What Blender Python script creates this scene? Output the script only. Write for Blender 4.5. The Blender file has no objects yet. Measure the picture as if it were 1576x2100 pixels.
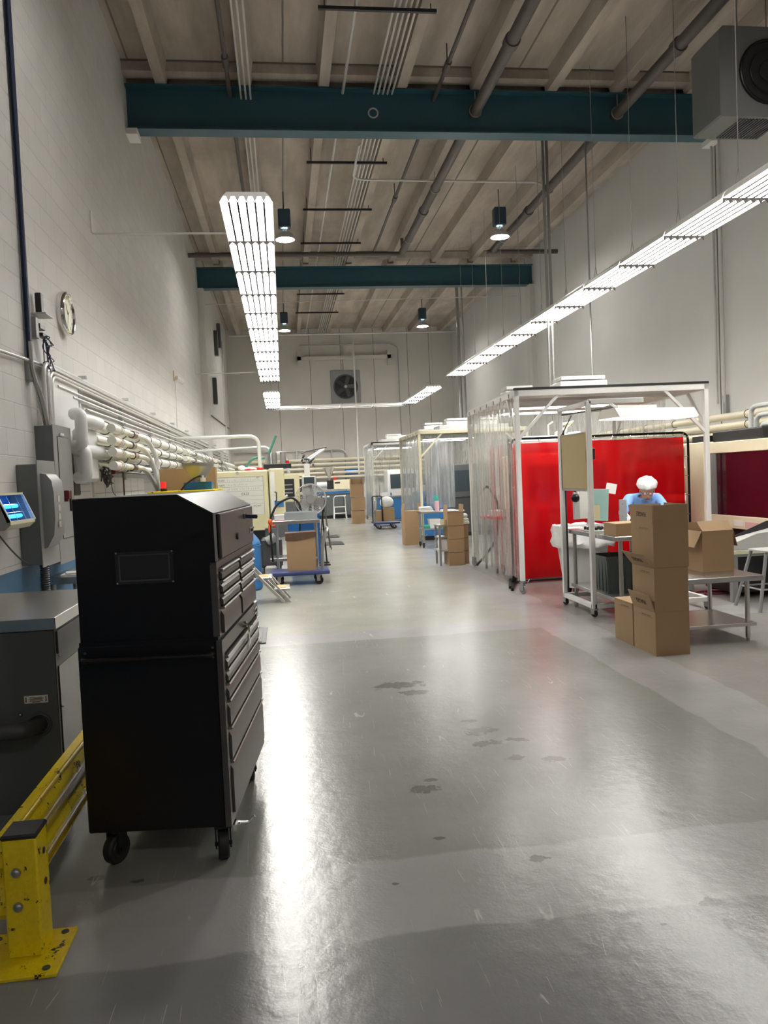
import bpy, bmesh, math, random
from mathutils import Vector, Matrix
from math import sin, cos, pi, radians, sqrt
random.seed(4)
SC = bpy.context.scene
COL = SC.collection

# ------------------------------------------------------------------ camera, world, exposure
CAM_H = 1.55
yaw, pitch, roll = .126, .0451, -.0436
fw = Vector((sin(yaw)*cos(pitch), cos(yaw)*cos(pitch), -sin(pitch)))
rt = fw.cross(Vector((0, 0, 1))).normalized(); up = rt.cross(fw)
r2 = rt*cos(roll)+up*sin(roll); u2 = up*cos(roll)-rt*sin(roll)
cd = bpy.data.cameras.new('camera'); cam = bpy.data.objects.new('camera', cd); COL.objects.link(cam)
cam.matrix_world = Matrix(((r2.x, u2.x, -fw.x, 0), (r2.y, u2.y, -fw.y, 0), (r2.z, u2.z, -fw.z, CAM_H), (0, 0, 0, 1)))
cd.sensor_fit = 'VERTICAL'; cd.sensor_height = 36; cd.lens = 36*1608/2100; cd.clip_start = .05; cd.clip_end = 200
SC.camera = cam
SC.view_settings.view_transform = 'Standard'; SC.view_settings.look = 'None'
SC.view_settings.gamma = 1; SC.view_settings.use_curve_mapping = False
SC.view_settings.exposure = 0.9
wd = bpy.data.worlds.new('world'); SC.world = wd; wd.use_nodes = True
wd.node_tree.nodes['Background'].inputs[0].default_value = (.8, .85, 1, 1)
wd.node_tree.nodes['Background'].inputs[1].default_value = .05
SC.cycles.use_denoising = True
SC.cycles.max_bounces = 8; SC.cycles.transparent_max_bounces = 16
SC.cycles.sample_clamp_indirect = 8
TUBE = 20.0      # fluorescent tube radiance
HID = 120.0

# ------------------------------------------------------------------ materials
MATS = {}
def mat(name, col, rough=.5, metal=0, var=.06, scale=8, bump=0, bscale=60, emit=None, es=1, spec=.5, coat=0, stretch=None):
    m = bpy.data.materials.new(name); m.use_nodes = True; MATS[name] = m
    nt = m.node_tree; N = nt.nodes; L = nt.links; b = N['Principled BSDF']
    c = (*col, 1)
    b.inputs['Roughness'].default_value = rough; b.inputs['Metallic'].default_value = metal
    b.inputs['Specular IOR Level'].default_value = spec; b.inputs['Coat Weight'].default_value = coat
    tc = N.new('ShaderNodeTexCoord'); src = tc.outputs['Object']
    if stretch:
        mp = N.new('ShaderNodeMapping'); mp.inputs['Scale'].default_value = stretch; L.new(src, mp.inputs[0]); src = mp.outputs[0]
    if var:
        n = N.new('ShaderNodeTexNoise'); n.inputs['Scale'].default_value = scale; n.inputs['Detail'].default_value = 5; L.new(src, n.inputs[0])
        mr = N.new('ShaderNodeMapRange'); mr.inputs[3].default_value = 1-var; mr.inputs[4].default_value = 1+var; L.new(n.outputs[0], mr.inputs[0])
        mx = N.new('ShaderNodeMixRGB'); mx.blend_type = 'MULTIPLY'; mx.inputs[0].default_value = 1; mx.inputs[1].default_value = c
        L.new(mr.outputs[0], mx.inputs[2]); L.new(mx.outputs[0], b.inputs['Base Color'])
    else: b.inputs['Base Color'].default_value = c
    if bump:
        n2 = N.new('ShaderNodeTexNoise'); n2.inputs['Scale'].default_value = bscale; L.new(src, n2.inputs[0])
        bp = N.new('ShaderNodeBump'); bp.inputs['Strength'].default_value = bump; bp.inputs['Distance'].default_value = .01
        L.new(n2.outputs[0], bp.inputs['Height']); L.new(bp.outputs[0], b.inputs['Normal'])
    if emit:
        b.inputs['Emission Color'].default_value = (*emit, 1); b.inputs['Emission Strength'].default_value = es
    return m
class NT:
    """short node-building helper"""
    def __init__(s, m): s.nt = m.node_tree; s.N = s.nt.nodes; s.L = s.nt.links
    def new(s, t, **k):
        n = s.N.new(t)
        for a, v in k.items(): setattr(n, a, v)
        return n
    def put(s, a, b):
        if isinstance(a, (int, float)): b.default_value = a
        elif isinstance(a, tuple): b.default_value = a
        else: s.L.new(a, b)
    def m(s, op, a, b=0, c=None):
        n = s.N.new('ShaderNodeMath'); n.operation = op; s.put(a, n.inputs[0]); s.put(b, n.inputs[1])
        if c is not None: s.put(c, n.inputs[2])
        return n.outputs[0]
    def noise(s, vec, sc, det=4, rough=.5):
        n = s.N.new('ShaderNodeTexNoise'); n.inputs['Scale'].default_value = sc; n.inputs['Detail'].default_value = det; n.inputs['Roughness'].default_value = rough
        s.L.new(vec, n.inputs[0]); return n.outputs[0]
    def ramp(s, v, a, b, lo=0., hi=1.):
        n = s.N.new('ShaderNodeMapRange'); n.interpolation_type = 'SMOOTHSTEP'; s.put(v, n.inputs[0]); n.inputs[1].default_value = a; n.inputs[2].default_value = b; n.inputs[3].default_value = lo; n.inputs[4].default_value = hi
        return n.outputs[0]
    def mix(s, f, a, b, mode='MIX'):
        n = s.N.new('ShaderNodeMixRGB'); n.blend_type = mode; s.put(f, n.inputs[0]); s.put(a, n.inputs[1]); s.put(b, n.inputs[2]); return n.outputs[0]
    def mapv(s, vec, sc=(1, 1, 1), rot=(0, 0, 0)):
        n = s.N.new('ShaderNodeMapping'); n.inputs['Scale'].default_value = sc; n.inputs['Rotation'].default_value = rot; s.L.new(vec, n.inputs[0]); return n.outputs[0]

def floor_mat():
    m = mat('floor_epoxy', (.3, .3, .28), .25, var=0); t = NT(m); b = t.N['Principled BSDF']
    tc = t.new('ShaderNodeTexCoord').outputs['Object']
    sp = t.new('ShaderNodeSeparateXYZ'); t.L.new(tc, sp.inputs[0]); x, y = sp.outputs[0], sp.outputs[1]
    wob = t.m('MULTIPLY', t.m('SUBTRACT', t.noise(tc, 3, 5), .5), .12)
    yw = t.m('ADD', y, wob); xw = t.m('ADD', x, wob)
    def band(v, a, b_): return t.m('MULTIPLY', t.ramp(v, a-.012, a+.012), t.ramp(v, b_-.012, b_+.012, 1, 0))
    bands = t.m('MAXIMUM', band(yw, 2.56, 3.09), t.m('MAXIMUM', band(yw, 7.4, 7.9), band(xw, 2.45, 2.97)))
    bands = t.m('MAXIMUM', bands, t.m('MAXIMUM', band(yw, 12.9, 13.3), band(yw, 19.6, 20.1)))
    # far coat slightly greener, near coat greyer (different paint jobs)
    base = t.mix(t.ramp(y, 2.0, 3.4), (.225, .225, .226, 1), (.262, .267, .248, 1))
    base = t.mix(t.ramp(y, 7.6, 7.62), base, (.35, .352, .31, 1))
    base = t.mix(t.m('MULTIPLY', t.ramp(xw, 2.95, 2.99), t.ramp(yw, 3.05, 3.1)), base, (.30, .288, .27, 1))
    base = t.mix(bands, base, (.35, .347, .345, 1))
    cl = t.noise(tc, 1.3, 6, .6); base = t.mix(1, base, t.mix(t.ramp(cl, .3, .7), (.9, .9, .9, 1), (1.07, 1.07, 1.07, 1)), 'MULTIPLY')
    # chips with a shape of their own
    d = t.noise(tc, 9, 6, .7); chips = None
    for cx, cy, r in ((1.15, 4.06, .05), (1.36, 4.0, .055), (1.07, 4.32, .05), (1.14, 4.31, .03), (1.27, 4.34, .04), (1.06, 4.75, .04), (.62, 3.77, .05), (.66, 3.87, .025),
                      (.76, 5.71, .11), (.86, 5.47, .07), (.95, 2.97, .028), (1.44, 2.54, .028), (1.42, 2.41, .03), (1.09, 2.52, .018), (.59, 3.23, .02), (1.1, 4.54, .07), (-.81, 3.19, .02), (-.65, 3.13, .014), (1.2, 2.45, .01), (.35, 2.9, .012)):
        dx = t.m('MULTIPLY', t.m('SUBTRACT', x, cx), .62); dy = t.m('SUBTRACT', y, cy)
        dist = t.m('SQRT', t.m('ADD', t.m('MULTIPLY', dx, dx), t.m('MULTIPLY', dy, dy)))
        v = t.m('ADD', t.m('DIVIDE', dist, r), t.m('MULTIPLY', t.m('SUBTRACT', d, .5), 4.2))
        cm = t.ramp(v, .75, .9, 1, 0); chips = cm if chips is None else t.m('MAXIMUM', chips, cm)
    base = t.mix(chips, base, (.13, .125, .118, 1))
    # scratches: thin streaks of warped noise in several directions
    scr = None
    for ang, sc, th in ((.5, 3.2, .004), (1.7, 2.6, .003), (2.5, 3.6, .004), (-.25, 4.4, .0035)):
        v = t.mapv(tc, (sc, sc*.05, 1), (0, 0, ang)); nn = t.noise(v, 2.2, 0)
        line = t.ramp(t.m('ABSOLUTE', t.m('SUBTRACT', nn, .5)), 0, th, 1, 0)
        brk = t.ramp(t.noise(t.mapv(tc, (1, 1, 1), (0, 0, ang)), 3.6, 3), .58, .63); line = t.m('MULTIPLY', line, brk)
        scr = line if scr is None else t.m('MAXIMUM', scr, line)
    base = t.mix(t.m('MULTIPLY', scr, .6), base, (.62, .61, .58, 1))
    t.L.new(base, b.inputs['Base Color'])
    b.inputs['Roughness'].default_value = .24
    b.inputs['Specular IOR Level'].default_value = .46
    h = t.m('ADD', t.m('MULTIPLY', t.noise(tc, 14, 3, .5), .5), t.m('MULTIPLY', t.noise(tc, 90, 2), .12))
    bp = t.new('ShaderNodeBump'); bp.inputs['Strength'].default_value = .16; bp.inputs['Distance'].default_value = .02
    t.L.new(h, bp.inputs['Height']); t.L.new(bp.outputs[0], b.inputs['Normal'])
    return m
def block_mat():
    m = mat('painted_block', (.62, .6, .56), .6, var=0); t = NT(m); b = t.N['Principled BSDF']
    tc = t.new('ShaderNodeTexCoord').outputs['Object']
    sp = t.new('ShaderNodeSeparateXYZ'); t.L.new(tc, sp.inputs[0])
    cb = t.new('ShaderNodeCombineXYZ'); t.L.new(sp.outputs[1], cb.inputs[0]); t.L.new(sp.outputs[2], cb.inputs[1])
    br = t.new('ShaderNodeTexBrick'); t.L.new(cb.outputs[0], br.inputs[0]); br.offset = .5
    br.inputs['Color1'].default_value = (.625, .61, .585, 1); br.inputs['Color2'].default_value = (.665, .65, .625, 1); br.inputs['Mortar'].default_value = (.50, .485, .46, 1)
    br.inputs['Scale'].default_value = 1; br.inputs['Mortar Size'].default_value = .0045; br.inputs['Mortar Smooth'].default_value = .6
    br.inputs['Brick Width'].default_value = .406; br.inputs['Row Height'].default_value = .203
    col = t.mix(1, br.outputs[0], t.mix(t.noise(tc, 1.5, 6, .65), (.9, .9, .9, 1), (1.08, 1.08, 1.07, 1)), 'MULTIPLY')
    col = t.mix(t.ramp(sp.outputs[2], .972, .978, 1, 0), col, (.07, .17, .30, 1))
    t.L.new(col, b.inputs['Base Color'])
    bp = t.new('ShaderNodeBump'); bp.inputs['Strength'].default_value = .35; bp.inputs['Distance'].default_value = .006
    h = t.m('ADD', t.m('MULTIPLY', br.outputs[1], -1), t.m('MULTIPLY', t.noise(tc, 90, 3), .5))
    t.L.new(h, bp.inputs['Height']); t.L.new(bp.outputs[0], b.inputs['Normal'])
    return m
def concrete_mat():
    m = mat('ceiling_concrete', (.3, .26, .22), .85, var=0); t = NT(m); b = t.N['Principled BSDF']
    tc = t.new('ShaderNodeTexCoord').outputs['Object']
    c = t.mix(t.ramp(t.noise(t.mapv(tc, (1.4, .25, 1)), 1.6, 6, .65), .3, .7), (.33, .28, .235, 1), (.48, .415, .355, 1))
    c = t.mix(t.ramp(t.noise(tc, .7, 5, .6), .5, .75, 0, .55), c, (.24, .20, .17, 1))
    t.L.new(c, b.inputs['Base Color'])
    bp = t.new('ShaderNodeBump'); bp.inputs['Strength'].default_value = .3; bp.inputs['Distance'].default_value = .01
    t.L.new(t.noise(tc, 20, 6), bp.inputs['Height']); t.L.new(bp.outputs[0], b.inputs['Normal'])
    return m
def plastic_mat(name, alpha, tint, milky):
    """clear wrinkled vinyl sheet"""
    m = bpy.data.materials.new(name); m.use_nodes = True; MATS[name] = m; t = NT(m); N = t.N
    N.remove(N['Principled BSDF']); out = N['Material Output']
    tc = t.new('ShaderNodeTexCoord').outputs['Object']
    tr = t.new('ShaderNodeBsdfTransparent'); tr.inputs[0].default_value = (*tint, 1)
    gl = t.new('ShaderNodeBsdfGlossy'); gl.inputs['Roughness'].default_value = .12
    df = t.new('ShaderNodeBsdfDiffuse'); df.inputs[0].default_value = (*milky, 1)
    tl = t.new('ShaderNodeBsdfTranslucent'); tl.inputs[0].default_value = (*milky, 1)
    st = t.noise(t.mapv(tc, (9, 9, .55)), 2.2, 5, .62)
    bp = t.new('ShaderNodeBump'); bp.inputs['Strength'].default_value = .9; bp.inputs['Distance'].default_value = .03
    t.L.new(st, bp.inputs['Height'])
    for n in (gl, df): t.L.new(bp.outputs[0], n.inputs['Normal'])
    mk = t.new('ShaderNodeMixShader'); mk.inputs[0].default_value = .5; t.L.new(df.outputs[0], mk.inputs[1]); t.L.new(tl.outputs[0], mk.inputs[2])
    a = t.new('ShaderNodeMixShader'); t.L.new(t.ramp(st, .35, .8, alpha, alpha+.3), a.inputs[0]); t.L.new(tr.outputs[0], a.inputs[1]); t.L.new(mk.outputs[0], a.inputs[2])
    lw = t.new('ShaderNodeLayerWeight'); lw.inputs[0].default_value = .25; t.L.new(bp.outputs[0], lw.inputs['Normal'])
    g = t.new('ShaderNodeMixShader'); t.L.new(t.ramp(lw.outputs['Fresnel'], 0, 1, .05, .6), g.inputs[0]); t.L.new(a.outputs[0], g.inputs[1]); t.L.new(gl.outputs[0], g.inputs[2])
    t.L.new(g.outputs[0], out.inputs[0]); return m
def red_mat():
    m = bpy.data.materials.new('red_vinyl'); m.use_nodes = True; MATS['red_vinyl'] = m; t = NT(m); N = t.N
    N.remove(N['Principled BSDF']); out = N['Material Output']
    tc = t.new('ShaderNodeTexCoord').outputs['Object']
    tr = t.new('ShaderNodeBsdfTransparent'); tr.inputs[0].default_value = (.95, .03, .02, 1)
    c = t.mix(t.noise(t.mapv(tc, (4, 4, .4)), 1.2, 3), (.72, .0, .008, 1), (.85, .004, .01, 1))
    df = t.new('ShaderNodeBsdfDiffuse'); t.L.new(c, df.inputs[0]); tl = t.new('ShaderNodeBsdfTranslucent'); t.L.new(c, tl.inputs[0])
    gl = t.new('ShaderNodeBsdfGlossy'); gl.inputs['Roughness'].default_value = .18
    mk = t.new('ShaderNodeMixShader'); mk.inputs[0].default_value = .5; t.L.new(df.outputs[0], mk.inputs[1]); t.L.new(tl.outputs[0], mk.inputs[2])
    a = t.new('ShaderNodeMixShader'); a.inputs[0].default_value = .72; t.L.new(tr.outputs[0], a.inputs[1]); t.L.new(mk.outputs[0], a.inputs[2])
    g = t.new('ShaderNodeMixShader'); g.inputs[0].default_value = .04; t.L.new(a.outputs[0], g.inputs[1]); t.L.new(gl.outputs[0], g.inputs[2])
    t.L.new(g.outputs[0], out.inputs[0]); return m
def yellow_mat():
    m = mat('safety_yellow', (.8, .6, .01), .24, var=0); t = NT(m); b = t.N['Principled BSDF']
    tc = t.new('ShaderNodeTexCoord').outputs['Object']
    n = t.noise(tc, 16, 8, .75); chip = t.ramp(n, .61, .62)
    n2 = t.noise(tc, 60, 3); c = t.mix(t.ramp(n2, .3, .7), (.80, .58, .006, 1), (.88, .66, .012, 1))
    c = t.mix(t.ramp(t.noise(tc, 30, 6, .8), .58, .66, 0, .35), c, (.25, .16, .02, 1))
    t.L.new(t.mix(chip, c, (.02, .018, .015, 1)), b.inputs['Base Color']); return m
floor_mat(); block_mat(); concrete_mat(); yellow_mat(); red_mat()
plastic_mat('clear_vinyl', .16, (.97, .98, .97), (.78, .78, .74))
plastic_mat('milky_vinyl', .3, (.93, .95, .97), (.8, .82, .84))
mat('wall_paint', (.645, .638, .615), .55, var=.07, scale=1.2, bump=.15, bscale=30)
mat('back_paint', (.60, .575, .53), .6, var=.08, scale=1.5, bump=.15, bscale=30)
mat('joint_dark', (.16, .14, .12), .8)
mat('teal_steel', (.022, .082, .112), .42, var=.12, scale=5)
mat('pilaster_paint', (.6, .58, .55), .6)
mat('white_steel', (.78, .77, .74), .3, var=.03)
mat('cream_paint', (.78, .72, .52), .4, var=.03)
mat('imm_cream', (.74, .68, .42), .42, var=.04)
mat('black_metal', (.006, .006, .008), .35, .0, var=.05, spec=.3)
mat('front_metal', (.135, .128, .122), .34, .75, var=.08, scale=3, stretch=(1, 1, 14))
mat('aluminium_trim', (.55, .53, .51), .28, .9, var=.05)
mat('black_rubber', (.012, .012, .012), .6)
mat('black_plastic', (.015, .015, .017), .4)
mat('dark_grey', (.07, .072, .075), .45)
mat('side_metal', (.16, .155, .13), .22, 1, var=.1)
mat('spun_steel', (.42, .42, .41), .42, .6, var=.08)
mat('lid_metal', (.12, .11, .105), .42, .7, var=.12, scale=3, stretch=(14, 1, 14))
mat('machine_grey', (.105, .112, .115), .45, var=.05)
mat('panel_grey', (.27, .275, .27), .42, var=.05, scale=4)
mat('disc_grey', (.155, .165, .17), .4, var=.05, scale=4)
mat('light_grey', (.5, .5, .48), .4)
mat('mid_grey', (.26, .265, .26), .4)
mat('stainless', (.56, .55, .53), .27, 1, var=.08, scale=20, stretch=(1, 12, 1))
mat('galvanised', (.42, .42, .41), .4, .9, var=.12, scale=12)
mat('chrome', (.75, .74, .72), .14, 1, var=.03)
mat('dark_pipe', (.085, .07, .062), .5, var=.2, scale=6)
mat('conduit_white', (.62, .61, .58), .35, .3, var=.05)
mat('pvc_white', (.80, .79, .70), .4, var=.04)
mat('pvc_grey', (.60, .62, .60), .4, var=.04)
mat('pvc_cream', (.74, .68, .52), .45, var=.04)
mat('cardboard', (.36, .235, .125), .8, var=.08, scale=4, bump=.05, bscale=200)
mat('cardboard_inner', (.36, .24, .13), .85, var=.06)
mat('ink', (.05, .035, .025), .8, var=0)
mat('ink_soft', (.16, .10, .06), .8, var=0)
mat('paper', (.82, .81, .77), .6, var=.02)
mat('whiteboard', (.78, .77, .68), .3, var=.02)
mat('marker_grey', (.36, .36, .34), .6, var=0)
mat('blue_plastic', (.015, .13, .42), .4, var=.05)
mat('drum_blue', (.03, .17, .43), .38, var=.05)
mat('dolly_blue', (.035, .05, .16), .5, var=.05)
mat('enamel_blue', (.01, .13, .36), .4, var=.04)
mat('tote_grey', (.07, .085, .08), .5, var=.06)
mat('bin_grey', (.36, .39, .40), .4, var=.03)
mat('brown_bag', (.12, .07, .045), .25, var=.15, scale=15, bump=.5, bscale=25)
mat('white_bag', (.86, .85, .82), .3, var=.04, bump=.6, bscale=25)
mat('white_plastic', (.80, .80, .78), .35, var=.02)
mat('trash_grey', (.66, .66, .64), .4, var=.03)
mat('tan_board', (.42, .325, .17), .7, var=.04, scale=30)
mat('red_plastic', (.65, .01, .012), .3)
mat('dark_red', (.16, .01, .015), .4)
mat('amber_window', (.045, .006, .014), .06, var=0, spec=.8)
mat('glass_grey', (.2, .21, .21), .08, var=0)
mat('warn_pink', (.70, .42, .40), .5, var=0)
mat('green_plastic', (.02, .42, .30), .35)
mat('green_hose', (.05, .2, .15), .5)
mat('grip_metal', (.30, .28, .27), .35, .8, var=.05)
mat('pink_plastic', (.75, .45, .50), .35)
mat('orange_cloth', (.8, .10, .02), .6)
mat('skin', (.62, .36, .26), .55, var=.04, scale=20)
mat('shirt_blue', (.22, .40, .78), .8, var=.06, scale=14)
mat('trousers_navy', (.02, .03, .07), .85)
mat('glove_white', (.85, .84, .82), .55)
mat('hair_dark', (.03, .02, .015), .6)
mat('cap_white', (.66, .66, .63), .7, var=.12, scale=40, bump=1, bscale=45)
mat('tape_cream', (.6, .52, .32), .4)
mat('orange_tread', (.75, .45, .2), .7)
mat('robot_white', (.72, .76, .78), .35)
mat('clock_face', (.72, .71, .56), .4, var=0)
mat('red_lens', (.7, .01, .01), .3, emit=(1, .02, .02), es=.6)
mat('tube_glow', (1, 1, 1), .5, var=0, emit=(1, .985, .95), es=TUBE)
mat('booth_glow', (1, 1, 1), .5, var=0, emit=(1, .99, .96), es=9)
mat('hid_glow', (1, 1, 1), .5, var=0, emit=(1, .97, .92), es=HID)
mat('uv_glow', (.05, .3, .9), .5, var=0, emit=(.02, .32, 1), es=1.6)
mat('uv_back', (.03, .15, .36), .4)
mat('reflector', (.86, .85, .82), .3, .2, var=0)
mat('baffle', (.014, .012, .011), .7, var=0, spec=.1)
mat('screen_dark', (.05, .07, .08), .2)
mat('screen_teal', (.3, .48, .46), .3)
mat('cable_blue', (.012, .025, .07), .5)
mat('heater_grey', (.16, .165, .165), .4, var=.05)

# ------------------------------------------------------------------ mesh helpers
class MB:
    def __init__(s): s.bm = bmesh.new()
    def _xf(s, vs, M):
        if M is not None:
            for v in vs: v.co = M @ v.co
        return s
    def box(s, x0, x1, y0, y1, z0, z1, bev=0, M=None, seg=1):
        P = [(x, y, z) for x in (x0, x1) for y in (y0, y1) for z in (z0, z1)]
        old = set(s.bm.verts) if bev and M is not None else ()
        v = [s.bm.verts.new(p) for p in P]
        fs = [s.bm.faces.new([v[i] for i in f]) for f in ((0, 1, 3, 2), (4, 6, 7, 5), (0, 4, 5, 1), (2, 3, 7, 6), (0, 2, 6, 4), (1, 5, 7, 3))]
        if bev:
            es = list({e for f in fs for e in f.edges})
            bmesh.ops.bevel(s.bm, geom=es, offset=bev, segments=seg, affect='EDGES', profile=.5)
            v = [q for q in s.bm.verts if q not in old] if M is not None else []
        return s._xf(v, M)
    def tray(s, x0, x1, y0, y1, z0, z1, t=.01, M=None, flare=0):
        """open-topped container with wall thickness"""
        f = flare
        def ring(e, z, fl): return [s.bm.verts.new(p) for p in ((x0+e-fl, y0+e-fl, z), (x1-e+fl, y0+e-fl, z), (x1-e+fl, y1-e+fl, z), (x0+e-fl, y1-e+fl, z))]
        R = [ring(0, z0, 0), ring(0, z1, f), ring(t, z1, f), ring(t, z0+t, 0)]
        for a, b in zip(R, R[1:]):
            for i in range(4): s.bm.faces.new((a[i], a[(i+1) % 4], b[(i+1) % 4], b[i]))
        s.bm.faces.new(list(reversed(R[0]))); s.bm.faces.new(R[3])
        return s._xf([q for r in R for q in r], M)
    def prism(s, poly, axis, a, b, M=None):
        def P(u, w, c):
            return {'x': (c, u, w), 'y': (u, c, w), 'z': (u, w, c)}[axis]
        A = [s.bm.verts.new(P(u, w, a)) for u, w in poly]; B = [s.bm.verts.new(P(u, w, b)) for u, w in poly]
        n = len(poly)
        for i in range(n): s.bm.faces.new((A[i], A[(i+1) % n], B[(i+1) % n], B[i]))
        s.bm.faces.new(list(reversed(A))); s.bm.faces.new(B)
        return s._xf(A+B, M)
    def _frame(s, d):
        d = d.normalized(); a = Vector((0, 0, 1)) if abs(d.z) < .95 else Vector((1, 0, 0))
        u = d.cross(a).normalized(); return u, d.cross(u)
    def cyl(s, p0, p1, r, n=12, r2=None, M=None):
        p0, p1 = Vector(p0), Vector(p1); r2 = r if r2 is None else r2; u, w = s._frame(p1-p0)
        A = [s.bm.verts.new(p0+(u*cos(2*pi*i/n)+w*sin(2*pi*i/n))*r) for i in range(n)]
        B = [s.bm.verts.new(p1+(u*cos(2*pi*i/n)+w*sin(2*pi*i/n))*r2) for i in range(n)]
        for i in range(n): s.bm.faces.new((A[i], A[(i+1) % n], B[(i+1) % n], B[i]))
        s.bm.faces.new(list(reversed(A))); s.bm.faces.new(B)
        return s._xf(A+B, M)
    def tube(s, pts, r, n=8, bend=0, sq=False, M=None):
        P = [Vector(p) for p in pts]
        if bend and len(P) > 2:
            Q = [P[0]]
            for i in range(1, len(P)-1):
                a, b, c = P[i-1], P[i], P[i+1]; d1 = (a-b); d2 = (c-b)
                k = min(bend, d1.length*.48, d2.length*.48); s0 = b+d1.normalized()*k; s1 = b+d2.normalized()*k
                for j in range(6):
                    f = j/5; Q.append((s0*(1-f)+b*f)*(1-f)+(b*(1-f)+s1*f)*f)
            Q.append(P[-1]); P = Q
        if sq: n = 4
        u = None; R = []; allv = []
        for i, p in enumerate(P):
            d = (P[min(i+1, len(P)-1)]-P[max(i-1, 0)])
            if u is None: u, w = s._frame(d)
            else:
                d = d.normalized(); u = (u-d*u.dot(d)).normalized(); w = d.cross(u)
            rr = r*(1.414 if sq else 1); o = pi/4 if sq else 0
            R.append([s.bm.verts.new(p+(u*cos(2*pi*j/n+o)+w*sin(2*pi*j/n+o))*rr) for j in range(n)])
        for a, b in zip(R, R[1:]):
            for j in range(n): s.bm.faces.new((a[j], a[(j+1) % n], b[(j+1) % n], b[j]))
        s.bm.faces.new(list(reversed(R[0]))); s.bm.faces.new(R[-1])
        return s._xf([q for r_ in R for q in r_], M)
    def lathe(s, prof, n=24, c=(0, 0, 0), M=None):
        R = []
        for r, z in prof: R.append([s.bm.verts.new((c[0]+max(r, 1e-4)*cos(2*pi*i/n), c[1]+max(r, 1e-4)*sin(2*pi*i/n), c[2]+z)) for i in range(n)])
        for a, b in zip(R, R[1:]):
            for i in range(n): s.bm.faces.new((a[i], a[(i+1) % n], b[(i+1) % n], b[i]))
        return s._xf([q for r_ in R for q in r_], M)
    def sph(s, c, r, sc=(1, 1, 1), n=16, M=None):
        res = bmesh.ops.create_uvsphere(s.bm, u_segments=n, v_segments=n//2+2, radius=r)
        for v in res['verts']: v.co = Vector((v.co.x*sc[0]+c[0], v.co.y*sc[1]+c[1], v.co.z*sc[2]+c[2]))
        return s._xf(res['verts'], M)
    def torus(s, c, R, r, axis='z', n=20, m=8, sy=1):
        ring = []
        for i in range(n):
            a = 2*pi*i/n; row = []
            for j in range(m):
                b = 2*pi*j/m; q = (R+r*cos(b)); x, y, z = q*cos(a), q*sin(a)*sy, r*sin(b)
                p = {'z': (x, y, z), 'y': (x, z, y), 'x': (z, x, y)}[axis]
                row.append(s.bm.verts.new((p[0]+c[0], p[1]+c[1], p[2]+c[2])))
            ring.append(row)
        for i in range(n):
            for j in range(m): s.bm.faces.new((ring[i][j], ring[(i+1) % n][j], ring[(i+1) % n][(j+1) % m], ring[i][(j+1) % m]))
        return s
    def done(s, name, m, parent=None, ang=35, loc=None, rz=0):
        bmesh.ops.recalc_face_normals(s.bm, faces=s.bm.faces)
        me = bpy.data.meshes.new(name); s.bm.to_mesh(me); s.bm.free()
        for p in me.polygons: p.use_smooth = True
        me.set_sharp_from_angle(angle=radians(ang))
        me.materials.append(MATS[m] if isinstance(m, str) else m)
        o = bpy.data.objects.new(name, me); COL.objects.link(o)
        if parent is not None: o.parent = parent
        if loc: o.location = loc; o.rotation_euler = (0, 0, rz)
        return o
def thing(name, label, cat, loc=(0, 0, 0), rz=0, group=None):
    o = bpy.data.objects.new(name, None); COL.objects.link(o); o.empty_display_size = .1
    o.location = loc; o.rotation_euler = (0, 0, rz); return tag(o, label, cat, group)
def tag(o, label, cat, group=None):
    o['label'] = label; o['category'] = cat
    if group: o['group'] = group
    return o
def struct(o): o['kind'] = 'structure'; return o
def dup(root, loc, rz=None, label=None, group=None):
    r = root.copy(); COL.objects.link(r); r.location = loc
    if rz is not None: r.rotation_euler = (0, 0, rz)
    if label: r['label'] = label
    if group: r['group'] = group
    for ch in list(root.children):
        c = ch.copy(); COL.objects.link(c); c.parent = r
        for g in list(ch.children):
            d = g.copy(); COL.objects.link(d); d.parent = c
    return r
def T(*a): return Matrix.Translation(Vector(a))
def R(ax, deg): return Matrix.Rotation(radians(deg), 4, ax)
def text(s, size, M, m, parent, name='lettering', ex=.0006, sx=1):
    cu = bpy.data.curves.new('t', 'FONT'); cu.body = s; cu.size = size; cu.extrude = ex; cu.align_x = 'CENTER'; cu.align_y = 'CENTER'; cu.resolution_u = 3
    o = bpy.data.objects.new('t', cu); COL.objects.link(o)
    dg = bpy.context.evaluated_depsgraph_get(); me = bpy.data.meshes.new_from_object(o.evaluated_get(dg))
    bpy.data.objects.remove(o); bpy.data.curves.remove(cu)
    me.transform(Matrix.Diagonal((sx, 1, 1, 1))); me.transform(M); me.materials.clear(); me.materials.append(MATS[m])
    o = bpy.data.objects.new(name, me); COL.objects.link(o); o.parent = parent; return o
ON_NEGX = Matrix(((0, 0, -1, 0), (-1, 0, 0, 0), (0, 1, 0, 0), (0, 0, 0, 1)))      # text readable on a face looking to -x
ON_POSX = Matrix(((0, 0, 1, 0), (1, 0, 0, 0), (0, 1, 0, 0), (0, 0, 0, 1)))
ON_NEGY = Matrix(((1, 0, 0, 0), (0, 0, -1, 0), (0, 1, 0, 0), (0, 0, 0, 1)))
ORD = ['first', 'second', 'third', 'fourth', 'fifth', 'sixth', 'seventh', 'eighth', 'ninth', 'tenth', 'eleventh', 'twelfth', 'thirteenth', 'fourteenth']

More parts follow.
